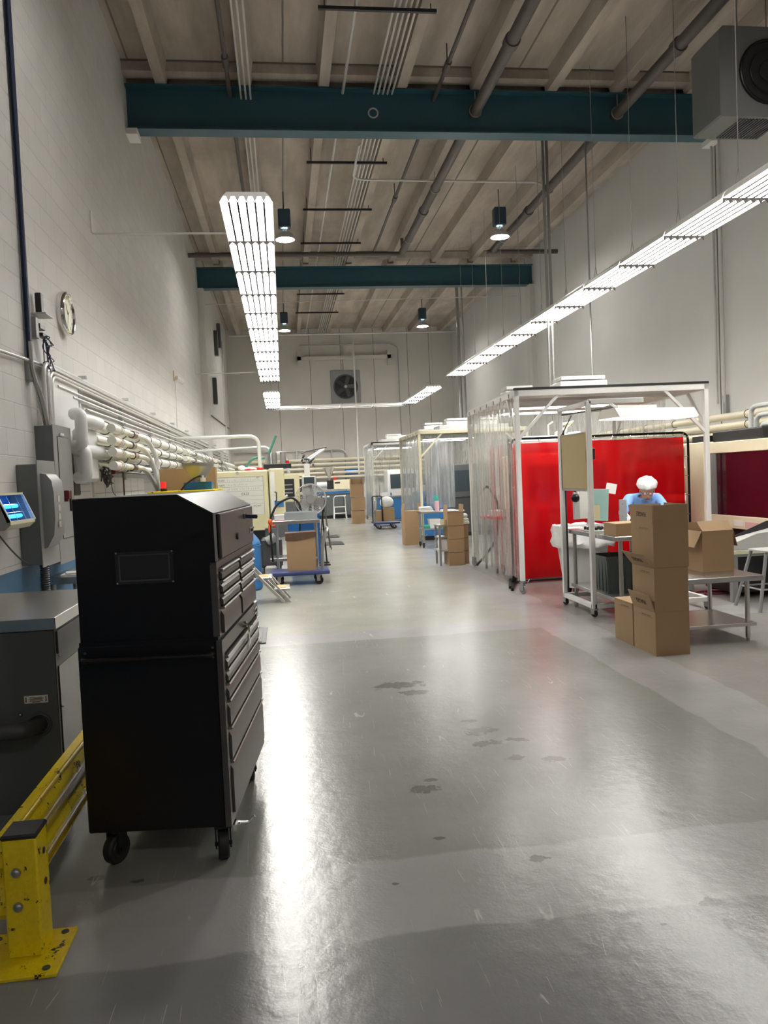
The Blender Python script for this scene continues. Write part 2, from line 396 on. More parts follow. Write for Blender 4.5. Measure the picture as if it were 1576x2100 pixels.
# ------------------------------------------------------------------ room shell
XL, XR, Y0, YB = -2.0, 7.15, -6.0, 32.0
ZS, ZF = 7.37, 7.62
struct(MB().box(XL-.3, XR+.3, Y0-.3, YB+.3, -.2, 0).done('floor', 'floor_epoxy'))
struct(MB().box(XL-.3, XL, Y0, YB+.3, 0, 8).done('wall_left', 'painted_block'))
struct(MB().box(XR, XR+.3, Y0, YB+.3, 0, 8).done('wall_right', 'wall_paint'))
struct(MB().box(XL, XR, YB, YB+.3, 0, 8).done('wall_back', 'back_paint'))
struct(MB().box(XL, XR, Y0-.3, Y0, 0, 8).done('wall_front', 'wall_paint'))
c = MB().box(XL, XR, Y0, YB, ZF, 7.95)
for i, x in enumerate((-1.48, -.26, .885, 2.06, 3.21, 4.4, 5.45, 6.68)):
    for a, b in ((Y0, 11.98), (12.14, 21.4), (21.55, YB)):
        c.prism([(x-.075, ZS), (x+.075, ZS), (x+.12, ZF+.01), (x-.12, ZF+.01)], 'y', a, b)
c.box(XL, XR, 11.75, 11.98, ZS+.1, ZF+.01); c.box(XL, XR, 12.14, 12.3, ZS+.1, ZF+.01); c.box(XL, XR, 21.25, 21.42, ZS+.08, ZF+.01)
struct(c.done('ceiling', 'ceiling_concrete'))
j = MB()
for x in (.29, 3.84, -1.9): j.box(x-.012, x+.012, Y0, YB, ZF-.006, ZF+.001)
for y in (11.74, 12.305, 21.24): j.box(XL, XR, y-.01, y+.008, ZF-.02, ZF+.002)
struct(j.done('trim_1', 'joint_dark'))
j = MB()   # wall panel joints
for x in (.0, 1.3, 2.55, 3.9, 5.3, 6.2): j.box(x-.01, x+.01, YB-.004, YB, 0, 7.6)
for y in (12.05, 22.0): j.box(XR-.004, XR, y-.012, y+.012, 0, 7.6)
struct(j.done('trim_2', 'joint_dark'))
struct(MB().box(XL, XL+.16, 21.2, 21.6, 0, 6.69).box(XL, XL+.06, 29.0, 29.3, 0, 6.7).done('trim_3', 'pilaster_paint'))
struct(MB().box(XR-.14, XR, 21.2, 21.6, 0, 6.69).done('trim_4', 'pilaster_paint'))
w = struct(MB().box(XL, XL+.03, 28.9, 29.7, 5.5, 6.7).done('window_1', 'white_steel'))
MB().box(XL+.03, XL+.04, 28.96, 29.64, 5.56, 6.64).done('pane', 'glass_grey', w)

# steel beams
def beam(y, z0, z1, lab, holes):
    t = thing('steel_beam', lab, 'roof beam', (0, y, z0))
    h = z1-z0; a, b = XL+.01, XR-.01
    MB().box(a, b, -.015, .015, .02, h-.02).done('web', 'teal_steel', t)
    MB().box(a, b, -.13, .13, 0, .022).done('flange', 'teal_steel', t)
    MB().box(a, b, -.13, .13, h-.022, h).done('flange', 'teal_steel', t)
    for x in holes: MB().torus((x, -.02, h*.5), .07, .012, 'y').done('hole_sleeve', 'light_grey', t)
    return t
beam(12.02, 6.72, 7.36, 'near dark teal steel roof beam spanning the hall', (1.62,))
beam(21.38, 6.69, 7.24, 'far dark teal steel roof beam, behind the near one', ())
for y, z, x, lab in ((12.02, 6.72, XL, 'white bearing block under left end of near teal beam'), (12.02, 6.72, XR-.16, 'white bearing block under right end of near teal beam')):
    tag(MB().box(0, .16, -.16, .16, -.09, 0, .005).done('bearing_block', 'white_steel', loc=(x, y, z)), lab, 'block')

# ------------------------------------------------------------------ overhead lights
LW, LL = .5, 1.215
def make_fixture():
    t = thing('strip_light', '', 'ceiling light')
    h = MB()   # trough with a ridge between every two tubes, seen from below
    prof = [(-LW/2, 0), (-LW/2+.07, .095), (LW/2-.07, .095), (LW/2, 0), (LW/2-.006, 0)]
    n = 6; pitch = (LW-.012)/n
    for k in range(n):
        x1 = LW/2-.006-k*pitch
        prof += [(x1-pitch*.28, .055), (x1-pitch*.72, .055)]
        if k < n-1: prof += [(x1-pitch+.002, .004), (x1-pitch-.002, .004)]
    prof.append((-LW/2+.006, 0))
    h.prism(prof, 'y', .003, LL-.003); h.done('housing', 'reflector', t)
    for k in range(n):
        x = -LW/2+.006+pitch*(k+.5)
        MB().cyl((x, .03, .027), (x, LL-.03, .027), .014, 10).done('lamp_tube', 'tube_glow', t)
    b = MB(); q_ = [(-LW/2+.006+pitch*(k+j/6), -.016-.034*(1-sin(pi*j/6))) for k in range(n) for j in range(6)]
    b.prism([(-LW/2+.006, .002)]+q_+[(LW/2-.006, -.048), (LW/2-.006, .002)], 'y', LL-.012, LL-.004); b.done('baffle', 'baffle', t)
    m_ = MB()
    for k in range(1, n): m_.box(-LW/2+.006+pitch*k-.009, -LW/2+.006+pitch*k+.009, .01, LL-.02, -.003, .003)
    m_.done('tube_gap_shade', 'baffle', t)  # dark strips put in so the reflector gaps between tubes look dimmer
    return t
F0 = make_fixture(); firstF = [True]
def fixture(loc, rz, label, cables):
    if firstF[0]: f = F0; firstF[0] = False; f.location = loc; f.rotation_euler = (0, 0, rz); f['label'] = label
    else:
        f = F0.copy(); COL.objects.link(f); f.location = loc; f.rotation_euler = (0, 0, rz); f['label'] = label
        for ch in list(F0.children):
            if ch.name.startswith('hang'): continue
            c_ = ch.copy(); COL.objects.link(c_); c_.parent = f
    f['group'] = 'six-tube light fixtures in the overhead rows'
    if cables:
        z = 7.4-loc[2]
        MB().tube([(0, .1, z), (0, .1, .34)], .005, 5).tube([(0, .1, .34), (0, .02, .08)], .005, 5).tube([(0, .1, .34), (0, .2, .08)], .005, 5).done('hanging_cable', 'galvanised', f)
    return f
ZL = 4.17
for k in range(11): fixture((-.215, 7.55+k*1.22, ZL), 0, '%s six-tube light from the near end of the left overhead row' % ORD[k], False)
for k in range(13): fixture((4.72, 5.0+k*1.22, ZL), 0, '%s six-tube light from the near end of the long right overhead row' % ORD[k], True)
for k in range(4): fixture((-.225, 23.85+k*1.22, ZL), 0, '%s six-tube light from the near end of the short far left row' % ORD[k], k == 0)
for k in range(4): fixture((4.68, 23.6+k*1.22, ZL), 0, '%s six-tube light from the near end of the short far right row' % ORD[k], k == 0)
for k in range(4): fixture((-.25+k*1.22+1.22, 29.0, ZL), pi/2, '%s six-tube light from the left in the crosswise far row' % ORD[k], False)
def pendant(x, y, z, lab, on=True):
    t = thing('pendant_lamp', lab, 'pendant light', (x, y, z), 0, 'bell shaped pendant lamps near the ceiling')
    MB().lathe([(.2, 0), (.19, .05), (.15, .12), (.08, .17), (.05, .2), (.05, .21)], 24).done('lamp_shade', 'light_grey', t)
    MB().lathe([(.0, .03), (.17, .03), (.17, .04), (0, .04)], 24).done('lens', 'hid_glow', t)
    MB().box(-.13, .13, -.11, .11, .24, .62, .02).cyl((0, 0, .2), (0, 0, .25), .035).done('ballast_box', 'enamel_dark', t)
    MB().cyl((0, 0, .62), (0, 0, ZF-z), .012, 8).done('stem', 'dark_grey', t)
mat('enamel_dark', (.03, .06, .09), .5)
pendant(.29, 16.87, 6.62, 'lit pendant lamp just right of the left light row, before the far beam')
pendant(4.9, 16.7, 6.6, 'lit pendant lamp on the right, before the far beam')
pendant(.3, 27.4, 6.7, 'small distant pendant lamp just right of the left light row')
pendant(.3, 6.3, 6.65, 'added unseen pendant lamp above the frame, left of centre')  # unseen pair added on the lamp grid to light the foreground
pendant(4.9, 6.2, 6.65, 'added unseen pendant lamp above the frame, on the right')
pendant(.3, -4.2, 6.65, 'added unseen pendant lamp behind the viewpoint, left of centre')  # second unseen pair, added to lift the dark near floor
pendant(4.9, -4.2, 6.65, 'added unseen pendant lamp behind the viewpoint, on the right')
pendant(5.05, 27.0, 6.68, 'small distant pendant lamp on the right, beyond the far beam')
for y, z, lab in ((9.22, 4.4, 'thin grey rod from left wall to near end of left light row'), (19.6, 4.24, 'thin grey rod from left wall to far end of left light row')):
    tag(MB().tube([(XL+.02, y, z+.25), (XL+.02, y, z), (-.45, y, z)], .012, 6, .03).done('support_rod', 'conduit_white'), lab, 'rod')

# ------------------------------------------------------------------ ceiling services
def pipe(pts, r, m, lab, cat='pipe', name='pipe', bend=0, group=None, n=10):
    return tag(MB().tube(pts, r, n, bend).done(name, m), lab, cat, group)
def hung_pipe(x, z, r, y0, y1, lab, step=3.2):
    t = thing('sprinkler_main', lab, 'pipe', (x, y0, z))
    MB().cyl((0, 0, 0), (0, y1-y0, 0), r, 14).done('pipe_run', 'dark_pipe', t)
    y = .9
    while y < y1-y0:
        MB().torus((0, y, 0), r+.008, .009, 'y').cyl((0, y, r), (0, y, ZF-z), .008, 6).done('pipe_hanger', 'galvanised', t); y += step
    y = 2.2
    while y < y1-y0:
        MB().cyl((0, y-.07, 0), (0, y+.07, 0), r+.02, 14).done('coupling', 'dark_pipe', t); y += step*2
hung_pipe(3.18, 7.05, .085, -5, 19.3, 'thick dark sprinkler pipe passing through the teal beam, left of two')
hung_pipe(5.45, 7.05, .085, -5, 19.3, 'thick dark sprinkler pipe passing through the teal beam, right of two')
for x, lab in ((-.5, 'thin dark pipe along the ceiling left of the conduit rack'), (2.56, 'thin dark pipe along the ceiling beside the conduit rack')):
    t = thing('branch_pipe', lab, 'pipe', (x, -5, 7.25))
    MB().cyl((0, 0, 0), (0, 25, 0), .03, 10).done('pipe_run', 'dark_pipe', t)
    for k in range(4): MB().cyl((0, 5.5+k*5.2, 0), (0, 5.75+k*5.2, 0), .048, 10).cyl((0, 5.6+k*5.2, 0), (0, 5.6+k*5.2, .3), .01, 6).done('coupling', 'dark_pipe', t)
pipe([(-1.98, 19.3, 7.0), (3.1, 19.3, 7.0)], .055, 'dark_pipe', 'dark cross pipe near the far beam, left length', group=None)
pipe([(5.3, 19.2, 7.0), (7.1, 19.2, 7.0)], .055, 'dark_pipe', 'dark cross pipe near the far beam, right length')
pipe([(3.18, 19.3, 7.05), (3.18, 19.3, 7.45)], .04, 'dark_pipe', 'short dark riser at end of the left sprinkler pipe')
for i, x in enumerate((1.17, 1.64, 1.71, 1.78, 1.85, 1.92)):
    pipe([(x, -5, 7.33), (x, 31.8, 7.33)], .016 if i else .022, 'conduit_white', ['single pale conduit left of the five-conduit bundle', 'leftmost conduit of the ceiling bundle of five', 'second conduit from left in the ceiling bundle', 'middle conduit of the ceiling bundle of five', 'second conduit from right in the ceiling bundle', 'rightmost conduit of the ceiling bundle of five'][i], 'conduit', 'conduit', group='conduits along the ceiling')
for i, y in enumerate((7.36, 9.8, 14.48, 16.97, 19.36, 22.0, 24.6, 27.3)):
    t = tag(MB().box(.7, 2.17, y-.02, y+.02, 7.26, 7.3).cyl((.78, y, 7.3), (.78, y, ZS+.2), .008, 6).cyl((2.1, y, 7.3), (2.1, y, ZF), .008, 6).done('channel_bar', 'black_plastic'),
            ['black channel bar above the frame top', 'black channel bar under ceiling conduits at top of view', 'black channel bar just beyond the near teal beam', 'black channel bar, second beyond the near teal beam', 'black channel bar before the dark cross pipe', 'black channel bar just beyond the far teal beam', 'small black channel bar, second beyond far teal beam', 'smallest black channel bar closest to back wall'][i], 'bar', 'channel bars under the ceiling conduits')
for i, (x, z) in enumerate(((-.34, 7.22), (-.27, 7.22), (-.2, 7.22))):
    pipe([(x, -5, z), (x, 16.4, z), (x, 16.4, 6.3)] if i == 1 else [(x, -5, z), (x, 16.4, z)], .014, 'conduit_white', ['leftmost', 'middle', 'rightmost'][i]+' of three thin conduits on the ceiling above the left light row', 'conduit', 'conduit', .1, 'conduits above the left light row')
pipe([(1.55, 13.4, 7.15), (1.55, 14.8, 7.1), (5.2, 14.9, 7.1), (5.4, 15.2, 7.1)], .02, 'conduit_white', 'pale conduit bending across the ceiling past the near beam', 'conduit', 'conduit', .25)
for i, x in enumerate((4.57, 4.64)):
    pipe([(x, 12.9, 7.3), (x, 12.9, 2.8)], .024, 'galvanised', ['left', 'right'][i]+' of the pair of vertical conduits dropping to the near booth roof', 'conduit', 'conduit')
pipe([(5.28, 12.8, 7.3), (5.28, 12.8, 2.7)], .014, 'galvanised', 'thin vertical conduit dropping behind the near booth roof', 'conduit', 'conduit')
pipe([(5.6, 24.0, 7.3), (5.6, 24.0, 2.6)], .05, 'galvanised', 'thick grey vertical conduit standing before far right corner', 'conduit', 'conduit')
pipe([(5.75, 24.0, 7.3), (5.75, 24.0, 2.6)], .03, 'galvanised', 'thinner grey vertical conduit beside the thick one at far right', 'conduit', 'conduit')
for i, y in enumerate((11.86, 12.08)):
    pipe([(XR-.05, y, 7.0), (XR-.05, y, 2.5)], .02, 'conduit_white', ['nearer', 'farther'][i]+' of two vertical conduits on the right wall under the near beam end', 'conduit', 'conduit')
t = thing('wall_box', 'small grey box at foot of the right wall vertical conduits', 'electrical box', (XR, 11.86, 2.3)); MB().box(-.06, 0, -.05, .05, 0, .32, .005).done('box_body', 'panel_grey', t)
t = thing('wall_box', 'small grey upright box on the right wall above the pipes', 'electrical box', (XR, 10.2, 2.3)); MB().box(-.06, 0, -.05, .05, 0, .35, .005).done('box_body', 'panel_grey', t)
# unit heater
t = thing('unit_heater', 'grey ceiling-hung unit heater in the top right corner', 'heater', (5.3, 8.8, 5.62), radians(0))
MB().prism([(0, 0), (.02, -.02), (.86, -.02), (.9, .05), (.9, .98), (.86, 1.02), (.05, 1.02), (0, .96)], 'y', 0, .62).done('cabinet', 'heater_grey', t)
MB().torus((.62, -.01, .5), .36, .02, 'y', 28).torus((.62, -.03, .5), .25, .008, 'y', 28).torus((.62, -.03, .5), .13, .008, 'y', 24).done('fan_guard', 'black_metal', t)
MB().cyl((.62, -.005, .5), (.62, .03, .5), .34, 28).done('fan_opening', 'black_plastic', t)
m_ = MB()
for k in range(14): m_.box(.28+k*.04, .3+k*.04, .05, .57, -.035, -.02)
m_.done('bottom_grille', 'dark_grey', t)
MB().cyl((.42, .3, 1.0), (.42, .3, 2.0), .01, 6).cyl((.8, .3, 1.0), (.8, .3, 2.0), .01, 6).done('hanger_rod', 'galvanised', t)

# ------------------------------------------------------------------ back wall
t = thing('exhaust_fan', 'square wall exhaust fan with dark round opening, back wall', 'fan', (2.7, YB, 4.6))
MB().box(-.6, .6, -.06, 0, 0, 1.32, .01).done('fan_frame', 'panel_grey', t)
MB().torus((0, -.07, .66), .47, .03, 'y', 32).done('fan_ring', 'dark_grey', t)
MB().cyl((0, -.075, .66), (0, -.06, .66), .46, 32).done('fan_opening', 'black_plastic', t)
m_ = MB()
for k in range(5):
    a = 2*pi*k/5; m_.box(.05, .42, -.005, .005, -.09, .09, M=T(0, -.1, .66) @ R('Y', 72*k) @ R('X', 25))
m_.done('blade', 'dark_grey', t); MB().cyl((0, -.13, .66), (0, -.07, .66), .06).done('hub', 'light_grey', t)
for i, z in enumerate((1.62, 1.80, 1.98, 2.16, 2.34)):
    pipe([(-1.9, YB-.22, z), (7.0, YB-.22, z)], .055, 'pvc_cream', ['lowest', 'second lowest', 'middle', 'second highest', 'highest'][i]+' of five cream pipes along the back wall', 'pipe', 'insulated_pipe', group='cream pipes on the back wall')
for i, x in enumerate((-.9, .6, 2.0, 3.4)):
    tag(MB().box(x-.03, x+.03, YB-.15, YB-.01, 1.5, 2.75).done('pipe_strut', 'galvanised'), ['leftmost', 'second', 'third', 'rightmost'][i]+' grey upright strut behind the back wall pipes', 'strut', 'struts on the back wall')
pipe([(-1.9, YB-.1, 2.72), (2.45, YB-.1, 2.72), (2.62, YB-.1, 2.55), (2.62, YB-.1, 2.3)], .03, 'galvanised', 'thin grey conduit above the back wall pipes', 'conduit', 'conduit', .12)
pipe([(2.95, 30.5, 6.9), (2.95, 30.5, 1.7)], .035, 'conduit_white', 'pale vertical drop conduit in front of the exhaust fan', 'conduit', 'conduit')
pipe([(2.62, YB-.08, 6.9), (2.62, YB-.08, 5.9)], .02, 'galvanised', 'short conduit down to the exhaust fan', 'conduit', 'conduit')
pipe([(.9, YB-.1, 6.95), (4.6, YB-.1, 6.95), (4.9, YB-.1, 6.8), (4.9, YB-.1, 2.6)], .022, 'galvanised', 'grey conduit bending down the back wall right of the fan', 'conduit', 'conduit', .25)
pipe([(-1.8, 30.6, 7.15), (7.0, 30.6, 7.15)], .035, 'conduit_white', 'long pale pipe across the hall under the ceiling by back wall', 'pipe')
pipe([(-1.95, 22.3, 6.5), (7.0, 22.3, 6.62)], .012, 'conduit_white', 'thin crosswise conduit just under the far teal beam', 'conduit', 'conduit')
tag(MB().box(.8, 4.6, YB-.16, YB-.02, 6.35, 6.5).box(.8, .95, YB-.16, YB-.02, 6.1, 6.7).box(4.45, 4.6, YB-.16, YB-.02, 6.1, 6.7).done('wall_rail', 'back_paint'), 'long pale rail with end brackets high on the back wall', 'rail')

# ------------------------------------------------------------------ foreground: black tool chest
t = thing('tool_chest', 'tall black rolling tool chest with drawers on the right side', 'tool chest', (-.28, 3.19, 0), radians(-6))
D, WY = .575, 1.02
g = MB(); g.box(-D, -.02, 0, WY, .155, .92, .006); g.box(-D+.006, -.012, .006, WY-.006, .918, .935); g.done('lower_cabinet', 'black_metal', t)
g = MB(); g.prism([(-D+.012, .935), (-.03, .935), (-.03, 1.225), (-.006, 1.235), (-.006, 1.428), (-.146, 1.51), (-D+.012, 1.51)], 'y', .008, WY-.008)
g.done('upper_chest', 'black_metal', t)
# sloped lid plate with bright seam
g = MB(); g.prism([(-.146, 1.511), (-.004, 1.43), (-.004, 1.434), (-.144, 1.515)], 'y', .004, WY-.004); g.done('lid_slope', 'lid_metal', t)
g = MB(); g.prism([(-D+.014, 1.511), (-.146, 1.511), (-.146, 1.514), (-D+.014, 1.514)], 'y', .006, WY-.006); g.done('lid_top', 'black_metal', t)
g = MB(); g.box(-.02, .004, 0, .045, .155, .92).box(-.02, .004, WY-.045, WY, .155, .92).box(-.02, .004, .045, WY-.045, .155, .19).box(-.02, .004, .045, WY-.045, .86, .92); g.done('front_frame', 'front_metal', t)
g = MB(); g.box(-.03, -.004, .008, .055, .935, 1.235).box(-.03, -.004, WY-.05, WY-.008, .935, 1.235).box(-.03, -.004, .49, .53, .935, 1.21).box(-.03, -.004, .055, WY-.05, 1.208, 1.235); g.done('front_frame', 'front_metal', t)
g = MB(); g.box(-.004, .012, .06, WY-.06, 1.244, 1.428, .004); o = g.done('lid_front', 'front_metal', t)
g = MB(); g.cyl((.012, .44, 1.309), (.02, .44, 1.309), .016, 16); g.done('lock', 'black_plastic', o)
g = MB(); g.box(.012, .016, .83, .94, 1.292, 1.322, .001); o2 = g.done('brand_plate', 'aluminium_trim', o)
text('KOBALT', .022, T(.017, .885, 1.307) @ ON_POSX, 'ink', o, 'lettering')
g = MB(); g.box(-.006, .004, .004, .007, 1.24, 1.43).done('seam_strip', 'aluminium_trim', t)
def drawer(y0, y1, z0, z1, x=.0, full=False):
    """drawer face with a pale folded grip along its top edge"""
    f = MB().prism([(x-.02, z0), (x+.014, z0), (x+.014, z1-.038 if z1-z0 > .06 else z0+.02), (x-.004, z1-.008), (x-.02, z1-.008)], 'y', y0, y1).done('drawer', 'front_metal', t)
    MB().prism([(x-.014, z1-.012), (x+.016, z1-.012), (x+.02, z1-.007), (x+.016, z1-.002), (x-.014, z1-.002)], 'y', y0, y1).done('drawer_grip', 'grip_metal', f)
for y0, y1 in ((.058, .487), (.533, .966)):
    drawer(y0, y1, 1.163, 1.206, -.006); drawer(y0, y1, 1.108, 1.157, -.006); drawer(y0, y1, 1.056, 1.102, -.006); drawer(y0, y1, .94, 1.05, -.006)
for z0, z1 in ((.80, .848), (.742, .793), (.672, .735), (.56, .665), (.42, .552), (.195, .412)):
    drawer(.05, WY-.05, z0, z1)
g = MB().cyl((.004, .54, .884), (.022, .54, .884), .014, 14).done('lock', 'chrome', t)
k_ = MB().torus((.03, .54, .86), .016, .002, 'x', 14, 5).box(.028, .031, .53, .55, .79, .845).box(.022, .026, .52, .538, .77, .84).box(.022, .05, .538, .542, .878, .89).done('keys', 'chrome', g)
g = MB().box(.004, .008, .9, .99, .866, .896, .001).done('brand_plate', 'aluminium_trim', t); text('KOBALT', .018, T(.009, .945, .881) @ ON_POSX, 'ink', t, 'lettering')
g = MB().prism([(.004, 1.378), (.07, 1.372), (.074, 1.382), (.07, 1.392), (.004, 1.395)], 'y', .70, .712).box(-.0, .016, .66, .74, 1.375, 1.4).done('bottle_opener', 'cable_blue', t)
# side: recessed handle, towel bar
g = MB().box(-.405, -.173, .004, .008, 1.163, 1.293, .001).done('side_handle_plate', 'black_plastic', t)
MB().box(-.39, -.188, -.0, .005, 1.175, 1.18).box(-.39, -.188, -.0, .005, 1.278, 1.281).box(-.39, -.386, 0, .005, 1.175, 1.281).box(-.192, -.188, 0, .005, 1.175, 1.281).done('handle_rim', 'dark_grey', g)
m_ = MB()
for x in (-.4, -.178):
    for z in (1.168, 1.29): m_.sph((x, .003, z), .004, n=8)
m_.done('screw', 'galvanised', g)
MB().tube([(-.545, .0, .872), (-.545, -.045, .872), (-.035, -.045, .872), (-.035, 0, .872)], .0105, 10, .03).done('push_bar', 'black_metal', t)
m_ = MB()
for x in (-.545, -.035):
    for z in (.855, .893): m_.sph((x, -.001, z), .006, n=8)
m_.done('screw', 'dark_grey', t)
def caster(par, x, y, r=.062, w=.045, z=.155, swivel=0, m='black_rubber', brake=False, fork='black_metal'):
    M = T(x, y, 0) @ R('Z', swivel)
    c_ = MB().cyl((-w/2, 0, r), (w/2, 0, r), r, 20, M=M).torus((0, 0, r), r-.008, .01, 'x', 20, 6)
    c_ = MB(); c_.lathe([(0.001, -w/2), (r*.55, -w/2), (r*.6, -w/2+.004), (r*.9, -w/2), (r, -w/2+.008), (r, w/2-.008), (r*.9, w/2), (r*.6, w/2-.004), (r*.55, w/2), (.001, w/2)], 22, M=M @ T(0, 0, r) @ R('Y', 90)); o = c_.done('caster', m, par)
    f = MB(); f.box(-w/2-.01, -w/2-.004, -.02, .03, r*.8, z-.012, M=M).box(w/2+.004, w/2+.01, -.02, .03, r*.8, z-.012, M=M).box(-w/2-.012, w/2+.012, -.035, .035, z-.018, z-.003, M=M).cyl((-w/2-.013, 0, r), (w/2+.013, 0, r), .009, 10, M=M)
    f.done('fork', fork, o)
    if brake:
        MB().box(.0, .05, -.02, .02, z-.02, z-.012, .002, M=M @ T(w/2, 0, 0)).tube([(w/2+.04, 0, z-.015), (w/2+.085, 0, z-.02), (w/2+.11, 0, z+.004)], .007, 8, M=M).box(.02, .035, -.03, .03, z-.035, z-.01, M=M @ T(w/2, 0, 0)).done('brake_pedal', 'chrome', o)
    return o
caster(t, -.045, .06, brake=True, swivel=12); caster(t, -.49, .07, swivel=-25); caster(t, -.06, WY-.12, swivel=5); caster(t, -.49, WY-.12)

# ------------------------------------------------------------------ yellow guard rail
t = thing('guard_rail', 'yellow steel guard rail with chipped post and bolted foot plate', 'barrier', (-.92, 2.72, 0))
o = MB().box(-.055, .055, -.06, .06, .014, .415, .006).done('post', 'safety_yellow', t)
MB().box(-.058, .058, -.063, .063, .41, .428, .006).done('post_cap', 'black_plastic', o)
for z in (.19, .305): MB().cyl((-.012, -.058, z), (-.012, -.069, z), .015, 16).sph((-.012, -.068, z), .012, (1, .5, 1), 10).done('bolt', 'galvanised', o)
for z in (.235, .34): MB().cyl((.054, .01, z), (.058, .01, z), .011, 12).done('hole_plug', 'black_plastic', o)
o = MB().box(-.17, .125, -.165, .105, 0, .014, .003).done('foot_plate', 'safety_yellow', t)
m_ = MB()
for x, y in ((.09, .075), (.085, -.13), (-.13, .07)): m_.cyl((x, y, .013), (x, y, .017), .013, 12)
m_.done('anchor_bolt', 'dark_grey', o)
def corr(y0, y1, x, z0, z1, name='rail_beam', M=None):
    """double-humped corrugated rail"""
    n = 28; P = []
    for i in range(n+1):
        f = i/n; P.append((x+.028*(.5-.5*cos(2*pi*f*2)), z0+(z1-z0)*f))
    Q = [(a-.006, b) for a, b in reversed(P)]
    return MB().prism(P+Q, 'y', y0, y1, M=M).done(name, 'safety_yellow', t)
corr(.03, 1.35, -.055, .13, .40)
MB().box(-.10, -.045, .03, 1.35, .385, .393).box(-.10, -.045, .03, 1.35, .118, .126).done('rail_lip', 'safety_yellow', t)
g = MB().prism([(0, .12), (-.03, .15), (-.03, .2), (0, .24), (0, .28), (-.03, .31), (-.03, .36), (0, .4), (.01, .4), (.01, .12)], 'x', -1.0, -.055); g.done('side_rail', 'safety_yellow', t)

# ------------------------------------------------------------------ grey machine at left
t = thing('dust_collector', 'grey sheet metal machine with steel top behind the yellow rail', 'machine', (-1.13, 3.92, 0))
MB().box(-.62, 0, 0, 1.05, 0, .885, .004).done('cabinet', 'machine_grey', t)
MB().box(-.63, .012, -.012, 1.06, .885, .945, .003).done('top_panel', 'stainless', t)
MB().box(.0, .006, .03, 1.0, .05, .70, .001).done('side_panel', 'side_metal', t)
MB().box(0, .008, .03, 1.0, .76, .87, .001).done('vent_recess', 'dark_grey', t)
o = MB().box(-.155, -.045, -.004, 0, .535, .572, .001).done('warning_label', 'paper', t)
m_ = MB()
for z, a in ((.562, .03), (.556, .034), (.55, .028), (.544, .032), (.539, .018)): m_.box(-.1-a, -.1+a, -.0052, -.004, z, z+.0025)
for x in (-.148, -.056): m_.box(x, x+.004, -.0052, -.004, .545, .566).prism([(x-.002, .548), (x+.006, .548), (x+.002, .541)], 'y', -.0052, -.004)
m_.done('label_print', 'ink', o)
MB().tube([(-.5, -.10, .435), (-.2, -.11, .435), (-.115, -.1, .433), (-.09, .01, .43)], .037, 14, .08).torus((-.09, -.004, .43), .05, .008, 'y').done('hose_elbow', 'dark_grey', t)
MB().sph((-.175, -.008, .485), .008, n=8).sph((.01, .04, .5), .006, n=8).sph((.01, .03, .75), .005, n=8).done('screw', 'galvanised', t)

# ------------------------------------------------------------------ left wall: near electrical gear
t = thing('fly_trap', 'wall-mounted insect trap with two glowing blue tubes, left wall', 'insect trap', (XL, 5.47, 1.3))
for a_ in (0, .52): MB().prism([(0, 0), (.15, 0), (.19, .035), (.19, .06), (.115, .225), (.115, .25), (0, .25)], 'y', a_, a_+.012).done('end_panel', 'panel_grey', t)
MB().box(0, .118, .012, .52, .235, .25).prism([(0, 0), (.15, 0), (.19, .035), (.19, .06), (.175, .06), (.0, .03)], 'y', .012, .52).done('housing', 'cream_paint', t)
MB().box(.0, .03, .012, .52, .03, .235).done('glue_board', 'uv_back', t)
for z, x in ((.155, .085), (.085, .11)):
    MB().cyl((x, .05, z), (x, .47, z), .014, 12).done('uv_tube', 'uv_glow', t)
m_ = MB()
for f in (.33, .66): m_.cyl((.183-.07*f+.002, .012, .062+.165*f), (.183-.07*f+.002, .52, .062+.165*f), .002, 6)
for y in (.18, .36): m_.tube([(.183, y, .062), (.115, y, .226)], .0018, 6)
m_.done('wire_guard', 'chrome', t)
MB().prism([(.17, .05), (.195, .055), (.12, .235), (.105, .235)], 'y', 0, .02).prism([(.17, .05), (.195, .055), (.12, .235), (.105, .235)], 'y', .512, .532).done('frame_edge', 'white_steel', t)
MB().box(.152, .156, .04, .13, .008, .03).done('rating_label', 'brown_bag', t)
MB().tube([(.05, .13, 0), (.07, .28, -.12), (.08, .53, -.25), (.08, .74, -.30)], .006, 6, .15).done('power_cord', 'dark_grey', t)

t = thing('disconnect_switch', 'grey wall switch box with rounded lever cover and red handle', 'electrical box', (XL, 6.24, .99))
MB().box(0, .15, 0, .44, 0, .77, .004).done('box_body', 'disc_grey', t)
MB().box(.15, .158, -.01, .45, -.02, .80, .002).done('door', 'panel_grey', t)
pr = [(.158, .12), (.185, .13), (.235, .22), (.25, .34), (.25, .55), (.238, .64), (.2, .69), (.158, .7)]
o = MB().prism(pr, 'y', .05, .33).done('lever_cover', 'panel_grey', t)
m_ = MB()
for z in (.3, .36, .43, .5): m_.box(.251, .253, .14, .2, z-.025, z+.022)
m_.done('indicator_plate', 'light_grey', o)
MB().box(.2, .26, .40, .43, .47, .5).box(.235, .275, .385, .44, .49, .56, .004, M=None).done('switch_handle', 'dark_red', t)
t = thing('flexible_conduit', 'ribbed grey flexible conduit under the wall switch box', 'conduit', (-1.87, 6.35, .0))
m_ = MB().cyl((0, 0, .3), (0, 0, .985), .028, 14)
for k in range(40): m_.torus((0, 0, .31+k*.017), .03, .006, 'z', 14, 5)
m_.done('conduit_body', 'dark_grey', t)

